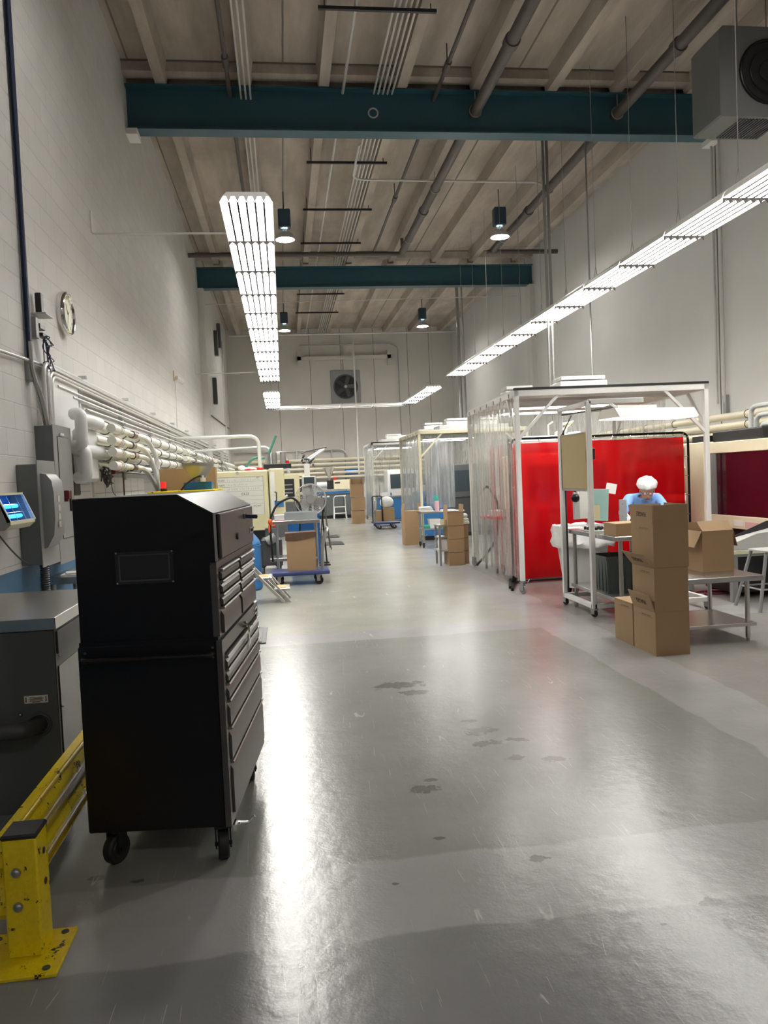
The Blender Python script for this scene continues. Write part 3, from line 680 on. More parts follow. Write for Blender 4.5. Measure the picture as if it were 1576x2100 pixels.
t = thing('breaker_panel', 'tall grey electrical panel on the left wall with conduits on top', 'electrical panel', (XL, 6.75, .95))
MB().box(0, .14, 0, .52, 0, 1.14, .003).done('box_body', 'disc_grey', t)
MB().box(.14, .148, -.012, .532, -.01, 1.15, .002).done('cover', 'panel_grey', t)
o = MB().box(.148, .154, .1, .42, .2, 1.05, .001).done('door', 'panel_grey', t)
MB().box(.149, .153, .095, .425, .195, .2).box(.149, .153, .095, .425, 1.05, 1.055).box(.149, .153, .42, .425, .2, 1.05).box(.149, .153, .095, .1, .2, 1.05).done('door_gap', 'dark_grey', t)
MB().box(.154, .162, .16, .27, 1.065, 1.085).done('name_plate', 'paper', t)
MB().box(.154, .17, .34, .37, .42, .6, .004).done('latch', 'black_plastic', t)
for i, (y, zt, r) in enumerate(((6.86, 2.63, .018), (6.93, 2.6, .03), (7.0, 2.57, .018), (7.06, 2.54, .014))):
    pipe([(-1.93, y, 2.09), (-1.93, y, zt), (-1.93, y+.6, zt-.0), (-1.93, 29, zt-.02)] , r if i != 1 else .026, 'conduit_white' if i != 1 else 'galvanised',
         ['nearest conduit rising from the electrical panel to top of the rack', 'thickest grey conduit rising from the panel and turning along the wall', 'third conduit rising from the panel and turning along the wall', 'lowest conduit rising from the panel and turning along the wall'][i], 'conduit', 'conduit', .16)
for i, z in enumerate((2.475, 2.43, 2.36)):
    pipe([(-1.94, 7.3+i*.5, z), (-1.94, 29, z)], .013, 'conduit_white', ['highest', 'middle', 'lowest'][i]+' of three thin wall conduits below the turning ones, left wall', 'conduit', 'conduit', group='thin conduits on the left wall rack')
pipe([(-1.9, 6.78, 2.09), (-1.9, 6.7, 2.3), (-1.95, 6.62, 2.5), (-1.95, 6.62, 2.75)], .016, 'galvanised', 'curved flexible conduit from panel top to small box', 'conduit', 'conduit', .12)
pipe([(-1.93, 6.82, 2.09), (-1.93, 6.72, 2.25), (-1.96, 6.67, 2.5)], .014, 'galvanised', 'short flexible conduit nearest the panel corner', 'conduit', 'conduit', .12)
pipe([(-1.97, 5.0, 2.53), (-1.97, 6.9, 2.615), (-1.97, 7.4, 2.63)], .012, 'conduit_white', 'thin horizontal conduit above the electrical panel near frame edge', 'conduit', 'conduit')
tag(MB().box(XL, XL+.04, 6.6, 6.72, 2.44, 2.62, .003).done('junction_box', 'panel_grey'), 'small grey junction box at bottom of the dark cable bundle', 'electrical box')
t = thing('cable_bundle', 'dark blue cable bundle running down the left wall from the ceiling', 'cables', (XL+.02, 6.65, 2.6))
for dx, dy in ((0, 0), (.02, .018), (.0, .035), (.022, -.016)):
    MB().tube([(dx, dy, 0), (dx, dy*.6, 1.2), (dx, dy+.005, 2.6), (dx, dy, 5.0)], .011, 6).done('cable', 'cable_blue', t)
t = thing('network_box', 'small black device with tangled blue cables on the left wall', 'electrical box', (XL, 6.85, 2.78))
MB().box(.0, .06, -.08, .0, .03, .2, .004).done('junction_box', 'panel_grey', t)
MB().box(.02, .07, .0, .14, .12, .16, .003).box(.03, .08, .03, .16, .06, .09, .003).done('connector_block', 'black_plastic', t)
MB().box(0, .12, .0, .22, .24, .25).done('bracket', 'light_grey', t)
MB().box(.03, .08, .03, .11, .25, .42, .006).done('power_supply', 'black_plastic', t)
rr = random.Random(3)
for q in range(5):
    P = [(.06, .1, .08)]
    for k in range(9): P.append((.05+rr.random()*.06, .05+rr.random()*.2, .02-k*.035+rr.random()*.05))
    P.append((.06, .1+q*.02, .05)); MB().tube(P, .0045, 5, .03).done('cable', 'cable_blue', t)
t = thing('wall_clock', 'round cream wall clock with chrome rim, left wall', 'clock', (XL, 7.82, 3.22))
MB().lathe([(.0, 0), (.2, 0), (.205, .02), (.205, .06), (.195, .075), (.185, .07), (.18, .05)], 40, M=R('Y', 90)).done('rim', 'chrome', t)
o = MB().cyl((.05, 0, 0), (.052, 0, 0), .185, 40).done('dial', 'clock_face', t)
m_ = MB().box(.054, .056, -.004, .004, -.02, .10, M=R('X', 35)).box(.057, .059, -.003, .003, -.02, .15, M=R('X', 160)).cyl((.053, 0, 0), (.06, 0, 0), .008)
m_.done('clock_hands', 'ink', o)
for k in range(12):
    a = pi/2-2*pi*(k+1)/12; text(str(k+1), .04, T(.0535, cos(a)*.148, sin(a)*.148) @ ON_POSX, 'ink', o, 'numeral')
t = thing('security_camera', 'small white camera on the left wall with dangling wire', 'camera', (XL, 15.6, 3.55))
MB().tube([(.02, -.1, .2), (.02, -.1, 0), (.08, -.05, .05)], .012, 6).done('bracket', 'orange_tread', t)
MB().cyl((.06, -.08, .06), (.16, .06, .0), .045, 12).done('camera_body', 'white_plastic', t); MB().cyl((.16, .06, 0), (.165, .067, -.002), .035, 12).done('camera_lens', 'black_plastic', t)
MB().tube([(.03, -.05, 0), (.03, .03, -.3), (.03, -.04, -.6), (.02, -.05, -.95)], .007, 6, .1).done('wire', 'conduit_white', t)
pipe([(-1.98, 22.64, 6.7), (-1.98, 23.0, 3.54)], .02, 'black_plastic', 'thin black conduit down the left wall beyond the far pilaster', 'conduit', 'conduit')
pipe([(-1.98, 23.0, 3.54), (-1.98, 31.0, 3.66)], .02, 'black_plastic', 'black conduit running along the left wall to the far corner', 'conduit', 'conduit')
for i, (y, z) in enumerate(((26.0, 5.7), (27.4, 6.2), (24.6, 4.0))):
    tag(MB().box(XL, XL+.12, y, y+.25, z, z+.8, .01).done('control_box', 'dark_grey'), ['dark box high on left wall near the far window, left one', 'dark box high on left wall near the far window, right one', 'low dark box on left wall by the black conduit'][i], 'electrical box')

# rack, struts, insulated pipes
for i, y in enumerate((8.1, 10.2, 12.3, 14.4, 16.5, 18.6, 20.9, 23.2, 25.6, 28.0)):
    tag(MB().box(XL, XL+.05, y-.035, y+.035, 1.65, 2.56).box(XL+.05, XL+.09, y-.02, y+.02, 2.33, 2.35).box(XL+.05, XL+.13, y-.02, y+.02, 2.64, 2.67).done('pipe_strut', 'pvc_grey'),
        '%s upright channel from the near end holding pipes on the left wall' % ORD[i], 'strut', 'upright channels on the left wall')
def ties(t, r, ys):
    a = MB().torus((0, 0, 0), r+.004, .006, 'y', 16, 5).done('cable_tie', 'dark_grey', t); a.location.y = ys[0]
    for y in ys[1:]:
        b = a.copy(); COL.objects.link(b); b.parent = t; b.location.y = y
for i, (z, r) in enumerate(((2.18, .062), (2.04, .045), (1.90, .058), (1.775, .04))):
    t = thing('insulated_pipe', ['highest', 'second highest', 'second lowest', 'lowest'][i]+' of four white insulated pipes along the left wall', 'pipe', (-1.82, 8.0, z), 0, 'white insulated pipes on the left wall')
    MB().cyl((0, 0, 0), (0, 22, 0), r, 16).done('pipe_run', 'pvc_white', t)
    ties(t, r, [.5+.85*k+.1*(i % 2) for k in range(20)])
# manifold wall plate and jacketed elbows
t = thing('pipe_manifold', 'white jacketed pipe elbows and manifold block beside the panel', 'pipe', (XL, 7.5, 1.62))
MB().box(0, .06, -.35, .5, 0, .95, .01).done('back_board', 'white_plastic', t)
m_ = MB().tube([(.14, -.05, .62), (.22, -.12, .62), (.22, -.12, .33), (.14, -.05, .33)], .055, 14, .09)
m_.done('jacketed_elbow', 'white_plastic', t)
MB().tube([(.14, -.02, .29), (.24, -.1, .29), (.24, -.1, -.0+.04), (.14, -.05, .04)], .055, 14, .09).done('jacketed_elbow', 'white_plastic', t)
for z, r in ((.56, .062), (.28, .06)): MB().tube([(.2, -.05, z), (.25, .1, z), (.25, .42, z)], r, 14, .08).done('jacketed_elbow', 'white_plastic', t)
MB().box(.1, .24, .0, .4, -.0, .5, .03).done('manifold_block', 'white_plastic', t)
def branches(y0, n, xs, dz, x_end, ydrop, low, labs, scale=1):
    for i in range(n):
        z = (2.13, 2.01, 1.90, 1.77)[i]; x = xs
        yd = ydrop+(.25*((i+1) % 2))*scale
        t = thing('branch_pipe', labs % ['top', 'second', 'third', 'bottom'][i], 'pipe', (x, y0, z))
        MB().tube([(0, 0, 0), (0, yd-y0-.45, 0), (0, yd-y0-.1, -.05), (.06, yd-y0+.02+.02*i, -.22), (.06+.03*i, yd-y0+.1, low-z)], .03, 10, .22).done('pipe_run', 'pvc_grey', t)
        MB().cyl((0, .25, 0), (0, .45, 0), .035, 12).torus((0, .05, 0), .05, .006, 'y', 16, 5).cyl((0, -.25, 0), (0, .1, 0), .045, 12).done('pipe_sleeve', 'pvc_white', t)
        MB().cyl((0, (yd-y0)*.38, 0), (0, (yd-y0)*.38+.18, 0), .043, 10).done('hose_coupling', 'brown_bag', t)
        if i in (1, 3): MB().torus((.0, -.02, 0), .04, .008, 'y', 14, 5).box(-.005, .005, -.04, 0, -.05, .05).done('valve_wheel', 'red_plastic', t)
branches(8.1, 4, -1.62, 0, 0, 9.9, 1.3, '%s branch pipe with dark coupling, nearest group by the panel')
branches(14.2, 4, -1.66, 0, 0, 16.9, 1.3, '%s branch pipe with dark coupling, middle group behind the hopper')
branches(20.4, 4, -1.66, 0, 0, 23.6, 1.3, '%s branch pipe with dark coupling, far group above the cream press')
t = thing('tangled_hose', 'coiled dark cords with red connector below the white pipes', 'hose', (-1.8, 8.1, 1.72))
rr = random.Random(7)
for q in range(6):
    P = [(0, .1, 0)]
    for k in range(8): P.append((rr.random()*.1, -.05+rr.random()*.3, .06-rr.random()*.22))
    MB().tube(P, .006, 5, .04).done('cord', 'dark_grey', t)
MB().cyl((.05, .35, 0), (.05, .7, .01), .025, 10).done('connector', 'dark_red', t)
MB().tube([(.05, .7, .0), (.03, 3.4, .0)], .012, 6).done('rod', 'dark_grey', t)
MB().tube([(.1, .62, 0), (.1, .62, -.8)], .009, 6).done('air_hose', 'brown_bag', t)
MB().tube([(.08, .1, -.05), (.08, .12, -.2), (.08, .4, -.28), (.08, .5, -.29)], .004, 5, .08).done('cord', 'dark_grey', t)
tag(MB().box(XL, XL+.02, 7.3, 8.5, 1.2, 1.66, .004).done('notice_board', 'paper'), 'pale notice board on the wall directly right of the grey panel', 'notice board')
m_ = MB()
for z in (1.6, 1.53, 1.46, 1.39): m_.box(XL+.021, XL+.023, 7.45, 8.4, z, z+.004)
o = m_.done('ruled_lines', 'marker_grey', bpy.data.objects['notice_board'])
tag(MB().box(XL+.02, XL+.1, 7.5, 7.72, 1.5, 1.68, .01).done('phone', 'black_plastic'), 'black telephone-like box on the wall just right of the grey panel', 'device')
t = thing('job_board', 'large white wall board with faint ruled grid under the pipes', 'whiteboard', (XL, 8.6, 1.1)); MB().box(0, .02, 0, 3.0, 0, .58, .003).done('board', 'paper', t)
m_ = MB()
for k in range(1, 6): m_.box(.0205, .022, k*.5, k*.5+.008, 0, .56)
for z in (.2, .4): m_.box(.0205, .022, .02, 2.98, z, z+.006)
m_.done('ruled_lines', 'marker_grey', t)

# small steel table with tape
t = thing('work_table', 'small steel table against left wall with tape rolls', 'table', (-1.94, 6.62, 0))
MB().box(0, .72, 0, .75, .79, .85, .004).done('table_top', 'stainless', t)
for x, y in ((.04, .04), (.68, .04), (.04, .71), (.68, .71)): MB().cyl((x, y, 0), (x, y, .79), .022, 12).done('leg', 'galvanised', t)
MB().box(.02, .7, .02, .73, .3, .32).done('lower_shelf', 'galvanised', t)
t = thing('tape_roll', 'cream tape roll with red core standing on the small table', 'tape', (-1.62, 6.92, .85))
MB().lathe([(.04, 0), (.085, 0), (.085, .075), (.04, .075), (.04, 0)], 24).done('roll', 'tape_cream', t); MB().lathe([(.034, .07), (.07, .078), (.07, .092), (.034, .092), (.034, .07)], 20).done('core', 'red_plastic', t)
tag(MB().box(-.12, .12, -.1, .1, 0, .015, .004).box(-.1, .14, -.08, .06, .015, .028, .005, M=R('Z', 15)).done('plastic_bag', 'white_bag', loc=(-1.72, 6.75, .85)), 'crumpled white plastic bag on the small steel table', 'bag')

# yellow auxiliary machine, cardboard, hopper
t = thing('granulator', 'low yellow-topped machine mostly hidden behind the tool chest', 'machine', (-1.4, 8.5, 0))
MB().box(0, .66, 0, 1.0, .05, 1.46, .01).done('cabinet', 'imm_cream', t); MB().box(-.02, .68, -.02, 1.02, 1.46, 1.495, .006).done('top_panel', 'safety_yellow', t)
MB().box(.02, .64, .02, .98, 0, .05).done('base', 'dark_grey', t)
t = thing('stack_light', 'small red signal lamp on the yellow machine top', 'signal lamp', (-1.27, 8.6, 1.495))
MB().cyl((0, 0, 0), (0, 0, .03), .035, 14).done('base', 'black_plastic', t); MB().cyl((0, 0, .03), (0, 0, .1), .028, 14).done('red_lens', 'red_lens', t)
t = thing('hopper', 'steel funnel hopper on a blue box behind the tool chest', 'hopper', (-.93, 8.9, 1.495))
MB().box(-.15, .15, -.12, .12, .0, .085, .004).done('blue_base', 'enamel_blue', t)
MB().lathe([(.075, .085), (.075, .12), (.165, .25), (.175, .27), (.175, .295), (.168, .295), (.168, .27), (.07, .12)], 32).done('funnel', 'spun_steel', t)
MB().tube([(-.18, -.15, 0), (-.12, -.16, .07), (-.02, -.17, .13), (.04, -.17, .15)], .009, 8, .05).done('feed_hose', 'black_rubber', t)
MB().cyl((.06, -.13, .085), (.06, -.13, .13), .03, 12).cyl((.06, -.13, .13), (.06, -.13, .155), .012, 10).done('solenoid_valve', 'white_plastic', t)
def carton(name_lab, loc, w, d, h, rz=0, flaps=None, group=None, words=None, closed=False, bag=False):
    """w along x, d along y; flaps: dict side -> angle above horizontal outward (90 = straight up)"""
    t = thing('cardboard_box', name_lab, 'box', loc, rz, group)
    if closed: MB().box(0, w, 0, d, 0, h-.003, .003).done('body', 'cardboard', t)
    else: MB().tray(0, w, 0, d, 0, h, .005).done('body', 'cardboard', t)
    fl = flaps or {}; L = min(w, d)/2
    for s_, (a, Lf) in fl.items():
        Mx = {'-x': T(0, 0, h) @ R('Y', -(180-a)) , '+x': T(w, 0, h) @ R('Y', -a), '-y': T(0, 0, h) @ R('X', -(a-0)) , '+y': T(0, d, h) @ R('X', a)}[s_]
        f = MB()
        if s_ in ('-x', '+x'): f.box(0, Lf, .004, d-.004, -.002, .002, M=Mx)
        elif s_ == '-y': f.box(.004, w-.004, -Lf, 0, -.002, .002, M=T(0, 0, h) @ R('X', -a))
        else: f.box(.004, w-.004, 0, Lf, -.002, .002, M=Mx)
        f_ = f.done('flap', 'cardboard', t)
        if words and s_ == '-x':
            # lettering lies on the outer face of the flap, upside down
            text(words, Lf*.36, Mx @ T(Lf*.5, d*.5, .0028) @ Matrix(((0, -1, 0, 0), (1, 0, 0, 0), (0, 0, 1, 0), (0, 0, 0, 1))), 'ink', t, 'lettering', sx=.9)
    return t
def scribble(t, d, z, x=-.0008, y0=.6):
    m_ = MB()
    for k in range(9):
        y = d*y0-k*d*.045; m_.box(x-.0006, x+.0004, y-.012, y-.003, z+.002*(k % 3), z+.012-.003*(k % 2))
    m_.box(x-.0006, x+.0004, d*.12, d*.75, z-.006, z-.004)
    m_.done('printed_line', 'ink_soft', t)
carton('tall plain cardboard sheet box behind the funnel hopper', (-1.47, 9.7, .9), .66, .25, .86, closed=True)
tag(MB().box(-1.5, -.75, 9.6, 10.05, 0, .9, .005).done('side_cabinet', 'machine_grey'), 'grey cabinet hidden behind the tool chest carrying the tall box', 'cabinet')

# ------------------------------------------------------------------ left presses
t = thing('molding_press', 'cream press guard with job whiteboard, behind the tool chest', 'machine', (-1.25, 14.0, 0))
MB().box(0, .98, 0, 1.9, .72, 1.76, .02).done('front_guard', 'imm_cream', t)
MB().box(1.0, 1.27, .1, 1.9, .95, 1.78, .015).done('side_guard', 'imm_cream', t)
MB().box(.1, 1.1, .3, 1.8, 0, .72, .01).done('base', 'machine_grey', t)
MB().box(.88, 1.1, .05, .35, 0, .72, .01).done('leg', 'machine_grey', t)
MB().cyl((.46, -.01, 1.72), (.46, .0, 1.72), .03, 20).done('badge', 'light_grey', t)
MB().box(1.02, 1.10, .09, .1, 1.0, 1.72).done('ruled_card', 'paper', t)
MB().box(1.08, 1.24, .08, .1, 1.1, 1.2).done('blue_panel', 'drum_blue', t)
MB().tube([(1.09, .06, 1.2), (1.12, .0, 1.2), (1.12, .0, 1.36), (1.09, .06, 1.36)], .01, 8, .03).done('door_handle', 'black_plastic', t)
t = thing('job_whiteboard', 'whiteboard with CUST and PART lines on the cream press', 'whiteboard', (-1.17, 13.99, .98))
MB().box(0, .82, -.012, 0, 0, .67, .002).done('board', 'whiteboard', t)
m_ = MB().box(-.004, .824, -.014, -.002, .666, .674).box(.816, .824, -.014, -.002, .0, .67)
m_.done('board_frame', 'marker_grey', t)
m_ = MB()
for z in (.585, .5, .42, .335, .26, .19): m_.box(.01, .815, -.0135, -.012, z, z+.004)
m_.box(.62, .624, -.0135, -.012, 0, .19); m_.done('ruled_lines', 'marker_grey', t)
for s_, x, z, sz in (('CUST:', .1, .615, .045), ('PART:', .1, .53, .045), ('#23', .73, .65, .035), ('03.23', .5, .37, .062), ('PC.WT:', .71, .15, .04)):
    text(s_, sz, T(x, -.0135, z) @ ON_NEGY, 'ink', t, 'lettering')
rr = random.Random(9)
for z, a, b in ((.6, .2, .75), (.52, .22, .55), (.445, .2, .78)):
    m_ = MB(); x = a
    while x < b:
        h = .02+rr.random()*.025; m_.box(x, x+.004, -.0135, -.012, z, z+h, M=None); m_.box(x, x+.014, -.0135, -.012, z+h*.5, z+h*.5+.003); x += .022+rr.random()*.03
    m_.done('handwriting', 'marker_grey', t)
tag(MB().box(0, .26, -.012, 0, 0, .27, .004).box(.24, .26, -.02, 0, 0, .28).done('document_box', 'imm_cream', loc=(-.62, 13.98, .7)), 'small cream door under the whiteboard corner', 'panel')
t = thing('rag_pile', 'white and red rags lying on top of the cream press', 'rags', (-.6, 14.2, 1.76))
MB().sph((0, 0, .02), .16, (1, .7, .28), 14).sph((-.12, 0, .05), .07, (1, .8, .7), 10).done('white_rag', 'white_bag', t); MB().sph((.02, -.09, .015), .1, (1, .4, .22), 10).sph((.2, -.02, .02), .06, (1, .7, .6), 10).done('red_rag', 'red_plastic', t)
t = thing('parts_tray', 'black tray holding steel canisters on top of cream press', 'tray', (-.34, 14.3, 1.78))
MB().box(0, .5, 0, .3, 0, .085, .006).done('tray', 'black_plastic', t)
for x, r, h in ((.08, .05, .18), (.2, .05, .2), (.36, .06, .22)): MB().cyl((x, .15, .08), (x, .15, .08+h), r, 14).done('canister', 'galvanised', t)
MB().cyl((.44, .12, .08), (.44, .12, .14), .025, 10).done('red_cap', 'red_plastic', t)
pipe([(-1.95, 15.0, 2.42), (-.42, 15.0, 2.42), (-.42, 15.0, 1.78)], .035, 'pvc_grey', 'pale pipe arching from left wall down to the cream press', 'pipe', 'drop_pipe', .2)
pipe([(-1.95, 18.0, 2.3), (-.25, 18.0, 2.34), (-.25, 18.0, 1.5)], .03, 'pvc_grey', 'second pale pipe arching down behind the cream press', 'pipe', 'drop_pipe', .18)
pipe([(-.75, 15.6, 1.8), (-.55, 15.6, 2.05), (-.3, 15.7, 2.0), (-.1, 15.7, 2.45)], .025, 'green_hose', 'green hose looping above the cream press', 'hose', 'green_hose', .12)
pipe([(-.1, 15.5, 2.1), (.05, 15.5, 2.1), (.12, 15.5, 1.7)], .03, 'pvc_grey', 'short pale curved pipe at right end of press top', 'pipe', 'drop_pipe', .15)

t = thing('chemical_drum', 'tall blue plastic drum beside the tool chest', 'drum', (-.66, 11.5, 0))
MB().lathe([(0, 0), (.27, 0), (.29, .02), (.29, .12), (.285, .14), (.29, .16), (.29, .62), (.282, .64), (.29, .66), (.27, .72), (.19, .82), (.19, .88), (.21, .89), (.21, .91), (0, .91)], 32).done('drum_body', 'drum_blue', t)
MB().torus((0, 0, .64), .29, .008, 'z', 32, 6).done('rib', 'drum_blue', t)
t = thing('step_ladder', 'folding aluminium step ladder lying open beside tool chest', 'step ladder', (-.12, 10.25, 0))
for y in (-.2, .2):
    MB().box(-.018, .018, y-.012, y+.012, 0, .78, .003, M=T(.06, 0, 0) @ R('Y', -42)).done('side_rail', 'aluminium_trim', t)
    MB().box(-.012, .012, y-.01, y+.01, 0, .42, .003, M=T(.14, 0, .0) @ R('Y', -38)).done('rear_rail', 'aluminium_trim', t)
for x0, z in ((-.28, .3), (-.06, .15)):
    s_ = MB().box(x0, x0+.2, -.2, .2, z, z+.03, .004).done('step', 'aluminium_trim', t); MB().box(x0+.03, x0+.15, -.12, .12, z+.03, z+.034).done('tread_pad', 'orange_tread', s_)
m_ = MB().box(-.35, -.33, -.2, -.18, .3, .75, M=None).box(-.35, -.33, .18, .2, .3, .75); m_.done('hand_rail', 'aluminium_trim', t)
t = thing('floor_mat', 'ribbed dark floor mat peeking out beside tool chest', 'mat', (-.92, 7.55, 0))
MB().box(0, .68, 0, .8, 0, .012, .003).done('mat_body', 'dark_grey', t)
m_ = MB()
for k in range(12): m_.box(.02+k*.054, .045+k*.054, .02, .78, .012, .018)
m_.done('ribs', 'dark_grey', t)

# dolly, steel table
def platform_truck(loc, rz, w, d, lab, hx, lean=.1, hh=.62):
    t = thing('platform_truck', lab, 'hand truck', loc, rz)
    MB().box(0, w, 0, d, .15, .205, .012, seg=2).done('platform', 'dolly_blue', t)
    MB().tube([(hx, .05, .2), (hx+lean*.2, .05, .2+hh*.6), (hx+lean, .05, .2+hh), (hx+lean, d-.05, .2+hh), (hx+lean*.2, d-.05, .2+hh*.6), (hx, d-.05, .2)], .016, 10, .07).done('handle', 'galvanised', t)
    for x, y in ((.14, .08), (w-.16, .08), (.14, d-.08), (w-.16, d-.08)): caster(t, x, y, .062, .035, .152, 80, 'black_rubber', fork='galvanised')
    return t
platform_truck((-.26, 11.55, 0), 0, .88, .56, 'blue platform truck carrying the tall lined cardboard box', .78, .1)
t = carton('tall cardboard box lined with a brown plastic bag on blue truck', (-.0, 11.7, .205), .43, .33, .54)
MB().prism([(-.012, .46), (-.012, .56), (.0, .565), (.44, .575), (.445, .5), (.3, .47), (.15, .45)], 'y', -.01, .34).done('bag_liner', 'brown_bag', t)
t = thing('work_table', 'steel table with grey bin behind the blue platform truck', 'table', (-.2, 12.35, 0))
MB().box(0, .74, 0, .62, .87, .925, .004).done('table_top', 'stainless', t)
for x, y in ((.06, .05), (.68, .05), (.06, .57), (.68, .57)): MB().cyl((x, y, 0), (x, y, .87), .021, 12).done('leg', 'galvanised', t)
MB().box(-.06, .7, .03, .6, .29, .34, .004).done('lower_shelf', 'stainless', t)
t = thing('parts_bin', 'shallow grey plastic bin on the left steel table', 'bin', (-.0, 12.4, .925)); MB().tray(0, .5, 0, .45, 0, .12, .008, flare=.012).done('bin_body', 'bin_grey', t)
t = thing('wipes_box', 'small white box beside grey bin on the steel table', 'box', (-.17, 12.4, .925)); MB().box(0, .16, 0, .2, 0, .095, .006).done('box_body', 'paper', t); MB().box(0.001, .159, -.001, .201, .004, .014).done('red_stripe', 'red_plastic', t)
pipe([(-.22, 12.32, .3), (-.24, 12.3, .95), (-.12, 12.3, 1.2), (.12, 12.3, 1.3), (.23, 12.3, 1.2), (.25, 12.3, 1.08)], .018, 'black_rubber', 'black arched suction hose over the steel table', 'hose', 'suction_hose', .1)
tag(MB().sph((0, 0, 0), .05, (.8, .5, 1), 10).sph((-.02, .0, -.1), .035, (.5, .4, 2), 10).sph((.05, .0, -.06), .03, (1, .4, .6), 10).done('orange_rag', 'orange_cloth', loc=(-.23, 12.28, .92)), 'orange rag tied around the black suction hose', 'rag')
for x, y, s_, lab in ((.06, 14.6, 0, 'large blue plastic bin under and behind the grey floor fan'), ):
    t = thing('storage_bin', lab, 'bin', (x, y, 0)); MB().tray(0, .56, 0, .5, .02, .88, .01, flare=.02).done('bin_body', 'blue_plastic', t); MB().box(-.03, .59, -.03, .53, .88, .93, .01).done('lid', 'blue_plastic', t)
t = thing('equipment_cart', 'dim grey cart with hoses under the cream press', 'cart', (-.42, 13.2, 0))
MB().box(0, .35, 0, .5, .12, .6, .03).done('cart_body', 'dark_grey', t); MB().cyl((.1, -.02, .55), (.25, -.02, .62), .08, 12).done('motor', 'galvanised', t); MB().box(.05, .25, -.15, .0, .0, .15, .03).done('foot_block', 'light_grey', t)
for x in (.05, .3): caster(t, x, .1, .05, .03, .12)
# floor fan
t = thing('drum_fan', 'large round grey floor fan with wire guard in the aisle', 'fan', (.47, 14.2, 0))
m_ = MB()
for q in range(10): m_.torus((0, -.09+.05*(q/9)**2*0, 1.2), .03+.245*q/9, .0035, 'y', 28, 4)
for k in range(24):
    a = 2*pi*k/24; m_.tube([(0, -.1, 1.2), (.16*cos(a), -.1, 1.2+.16*sin(a)), (.275*cos(a), -.07, 1.2+.275*sin(a))], .003, 4)
m_.done('wire_guard', 'galvanised', t)
MB().lathe([(.275, -.09), (.285, -.08), (.285, .1), (.27, .1), (.27, -.08)], 36, M=T(0, 0, 1.2) @ R('X', 90)).done('fan_drum', 'light_grey', t)
MB().cyl((0, -.13, 1.2), (0, .08, 1.2), .075, 20).done('motor_hub', 'galvanised', t)
for k in range(3):
    MB().box(.06, .25, -.004, .004, -.09, .09, .003, M=T(0, -.02, 1.2) @ R('Y', 120*k+20) @ R('X', 28)).done('blade', 'light_grey', t)
MB().tube([(-.25, .0, 0), (-.2, .0, .9), (-.285, 0, 1.2)], .014, 8, .1).tube([(.25, 0, 0), (.2, 0, .9), (.285, 0, 1.2)], .014, 8, .1).tube([(-.3, -.2, .02), (.3, -.2, .02)], .014).tube([(-.3, .2, .02), (.3, .2, .02)], .014).tube([(-.25, -.2, .02), (-.25, .2, .02)], .014).tube([(.25, -.2, .02), (.25, .2, .02)], .014).done('stand', 'black_metal', t)
t = thing('folding_stool', 'dark folding stand with crossed legs right of the floor fan', 'stool', (.86, 17.2, 0))
for a, b in (((-.12, 0, 0), (-.02, .3, .95)), ((.12, 0, 0), (.02, .3, .95)), ((-.12, .5, 0), (-.02, .25, .9)), ((.12, .5, 0), (.02, .25, .9))): MB().tube([a, b], .013, 6).done('leg', 'dark_pipe', t)
MB().tube([(-.09, .09, .28), (.09, .09, .28)], .01, 6).tube([(-.07, .14, .45), (.07, .14, .45)], .01, 6).done('rung', 'dark_pipe', t)
for i, (x, y) in enumerate(((.75, 20.6), (.7, 18.3))):
    tag(MB().box(0, .75, 0, .9, 0, .015, .004).done('floor_mat', 'black_rubber', loc=(x-.1, y, 0)), ['farther black floor mat in the aisle beyond the blue truck', 'nearer black floor mat in the aisle beyond the blue truck'][i], 'mat')
# pick robot + controller
t = thing('pick_robot', 'upright pick robot with angled arms above the floor fan', 'robot', (.52, 17.0, 0))
MB().box(-.1, .1, -.1, .1, 0, 1.35, .01).done('column', 'light_grey', t); MB().box(-.06, .06, -.06, .06, 1.35, 1.9, .01).done('mast', 'white_steel', t)
MB().box(-.1, .12, -.12, .1, 1.42, 1.52, .01).box(-.03, .03, -.09, .05, 1.5, 1.62, .004).done('carriage', 'black_plastic', t)
for a, b in (((.02, -.02, 1.95), (.4, -.02, 2.2)), ((.02, .04, 2.0), (.42, .04, 2.24))): MB().tube([a, b], .022, 8).done('arm', 'robot_white', t)
MB().tube([(-.1, 0, 2.12), (.0, 0, 2.16), (.45, 0, 2.24)], .012, 6).done('arm_cable', 'black_plastic', t)
m_ = MB()
rr = random.Random(2)
for k in range(16): m_.box(-.02, .02, -.02, .02, -.03, .03, M=T(-.1+rr.random()*.25, rr.random()*.1-.05, 1.85+rr.random()*.28) @ R('Y', rr.random()*90) @ R('X', rr.random()*90))
m_.done('gripper_parts', 'dark_grey', t)
t = thing('control_pendant', 'upright grey controller with screen and red button behind the fan', 'controller', (.5, 15.4, 0))
MB().box(-.14, .14, -.04, .04, 1.22, 1.62, .01).done('case', 'light_grey', t); MB().box(-.1, .1, -.045, -.038, 1.46, 1.6).done('screen', 'screen_dark', t)
MB().cyl((-.07, -.06, 1.4), (-.07, -.04, 1.4), .028, 14).done('stop_button', 'red_plastic', t)
m_ = MB()
for a in range(4):
    for b in range(3): m_.box(-.04+a*.035, -.02+a*.035, -.046, -.038, 1.28+b*.045, 1.3+b*.045)
m_.done('keypad', 'panel_grey', t); MB().cyl((0, 0, 0), (0, 0, 1.22), .03).box(-.2, .2, -.2, .2, 0, .02).done('stand', 'dark_grey', t)
t = thing('molding_press', 'distant press with white doors behind the floor fan', 'machine', (-.3, 22.0, 0))
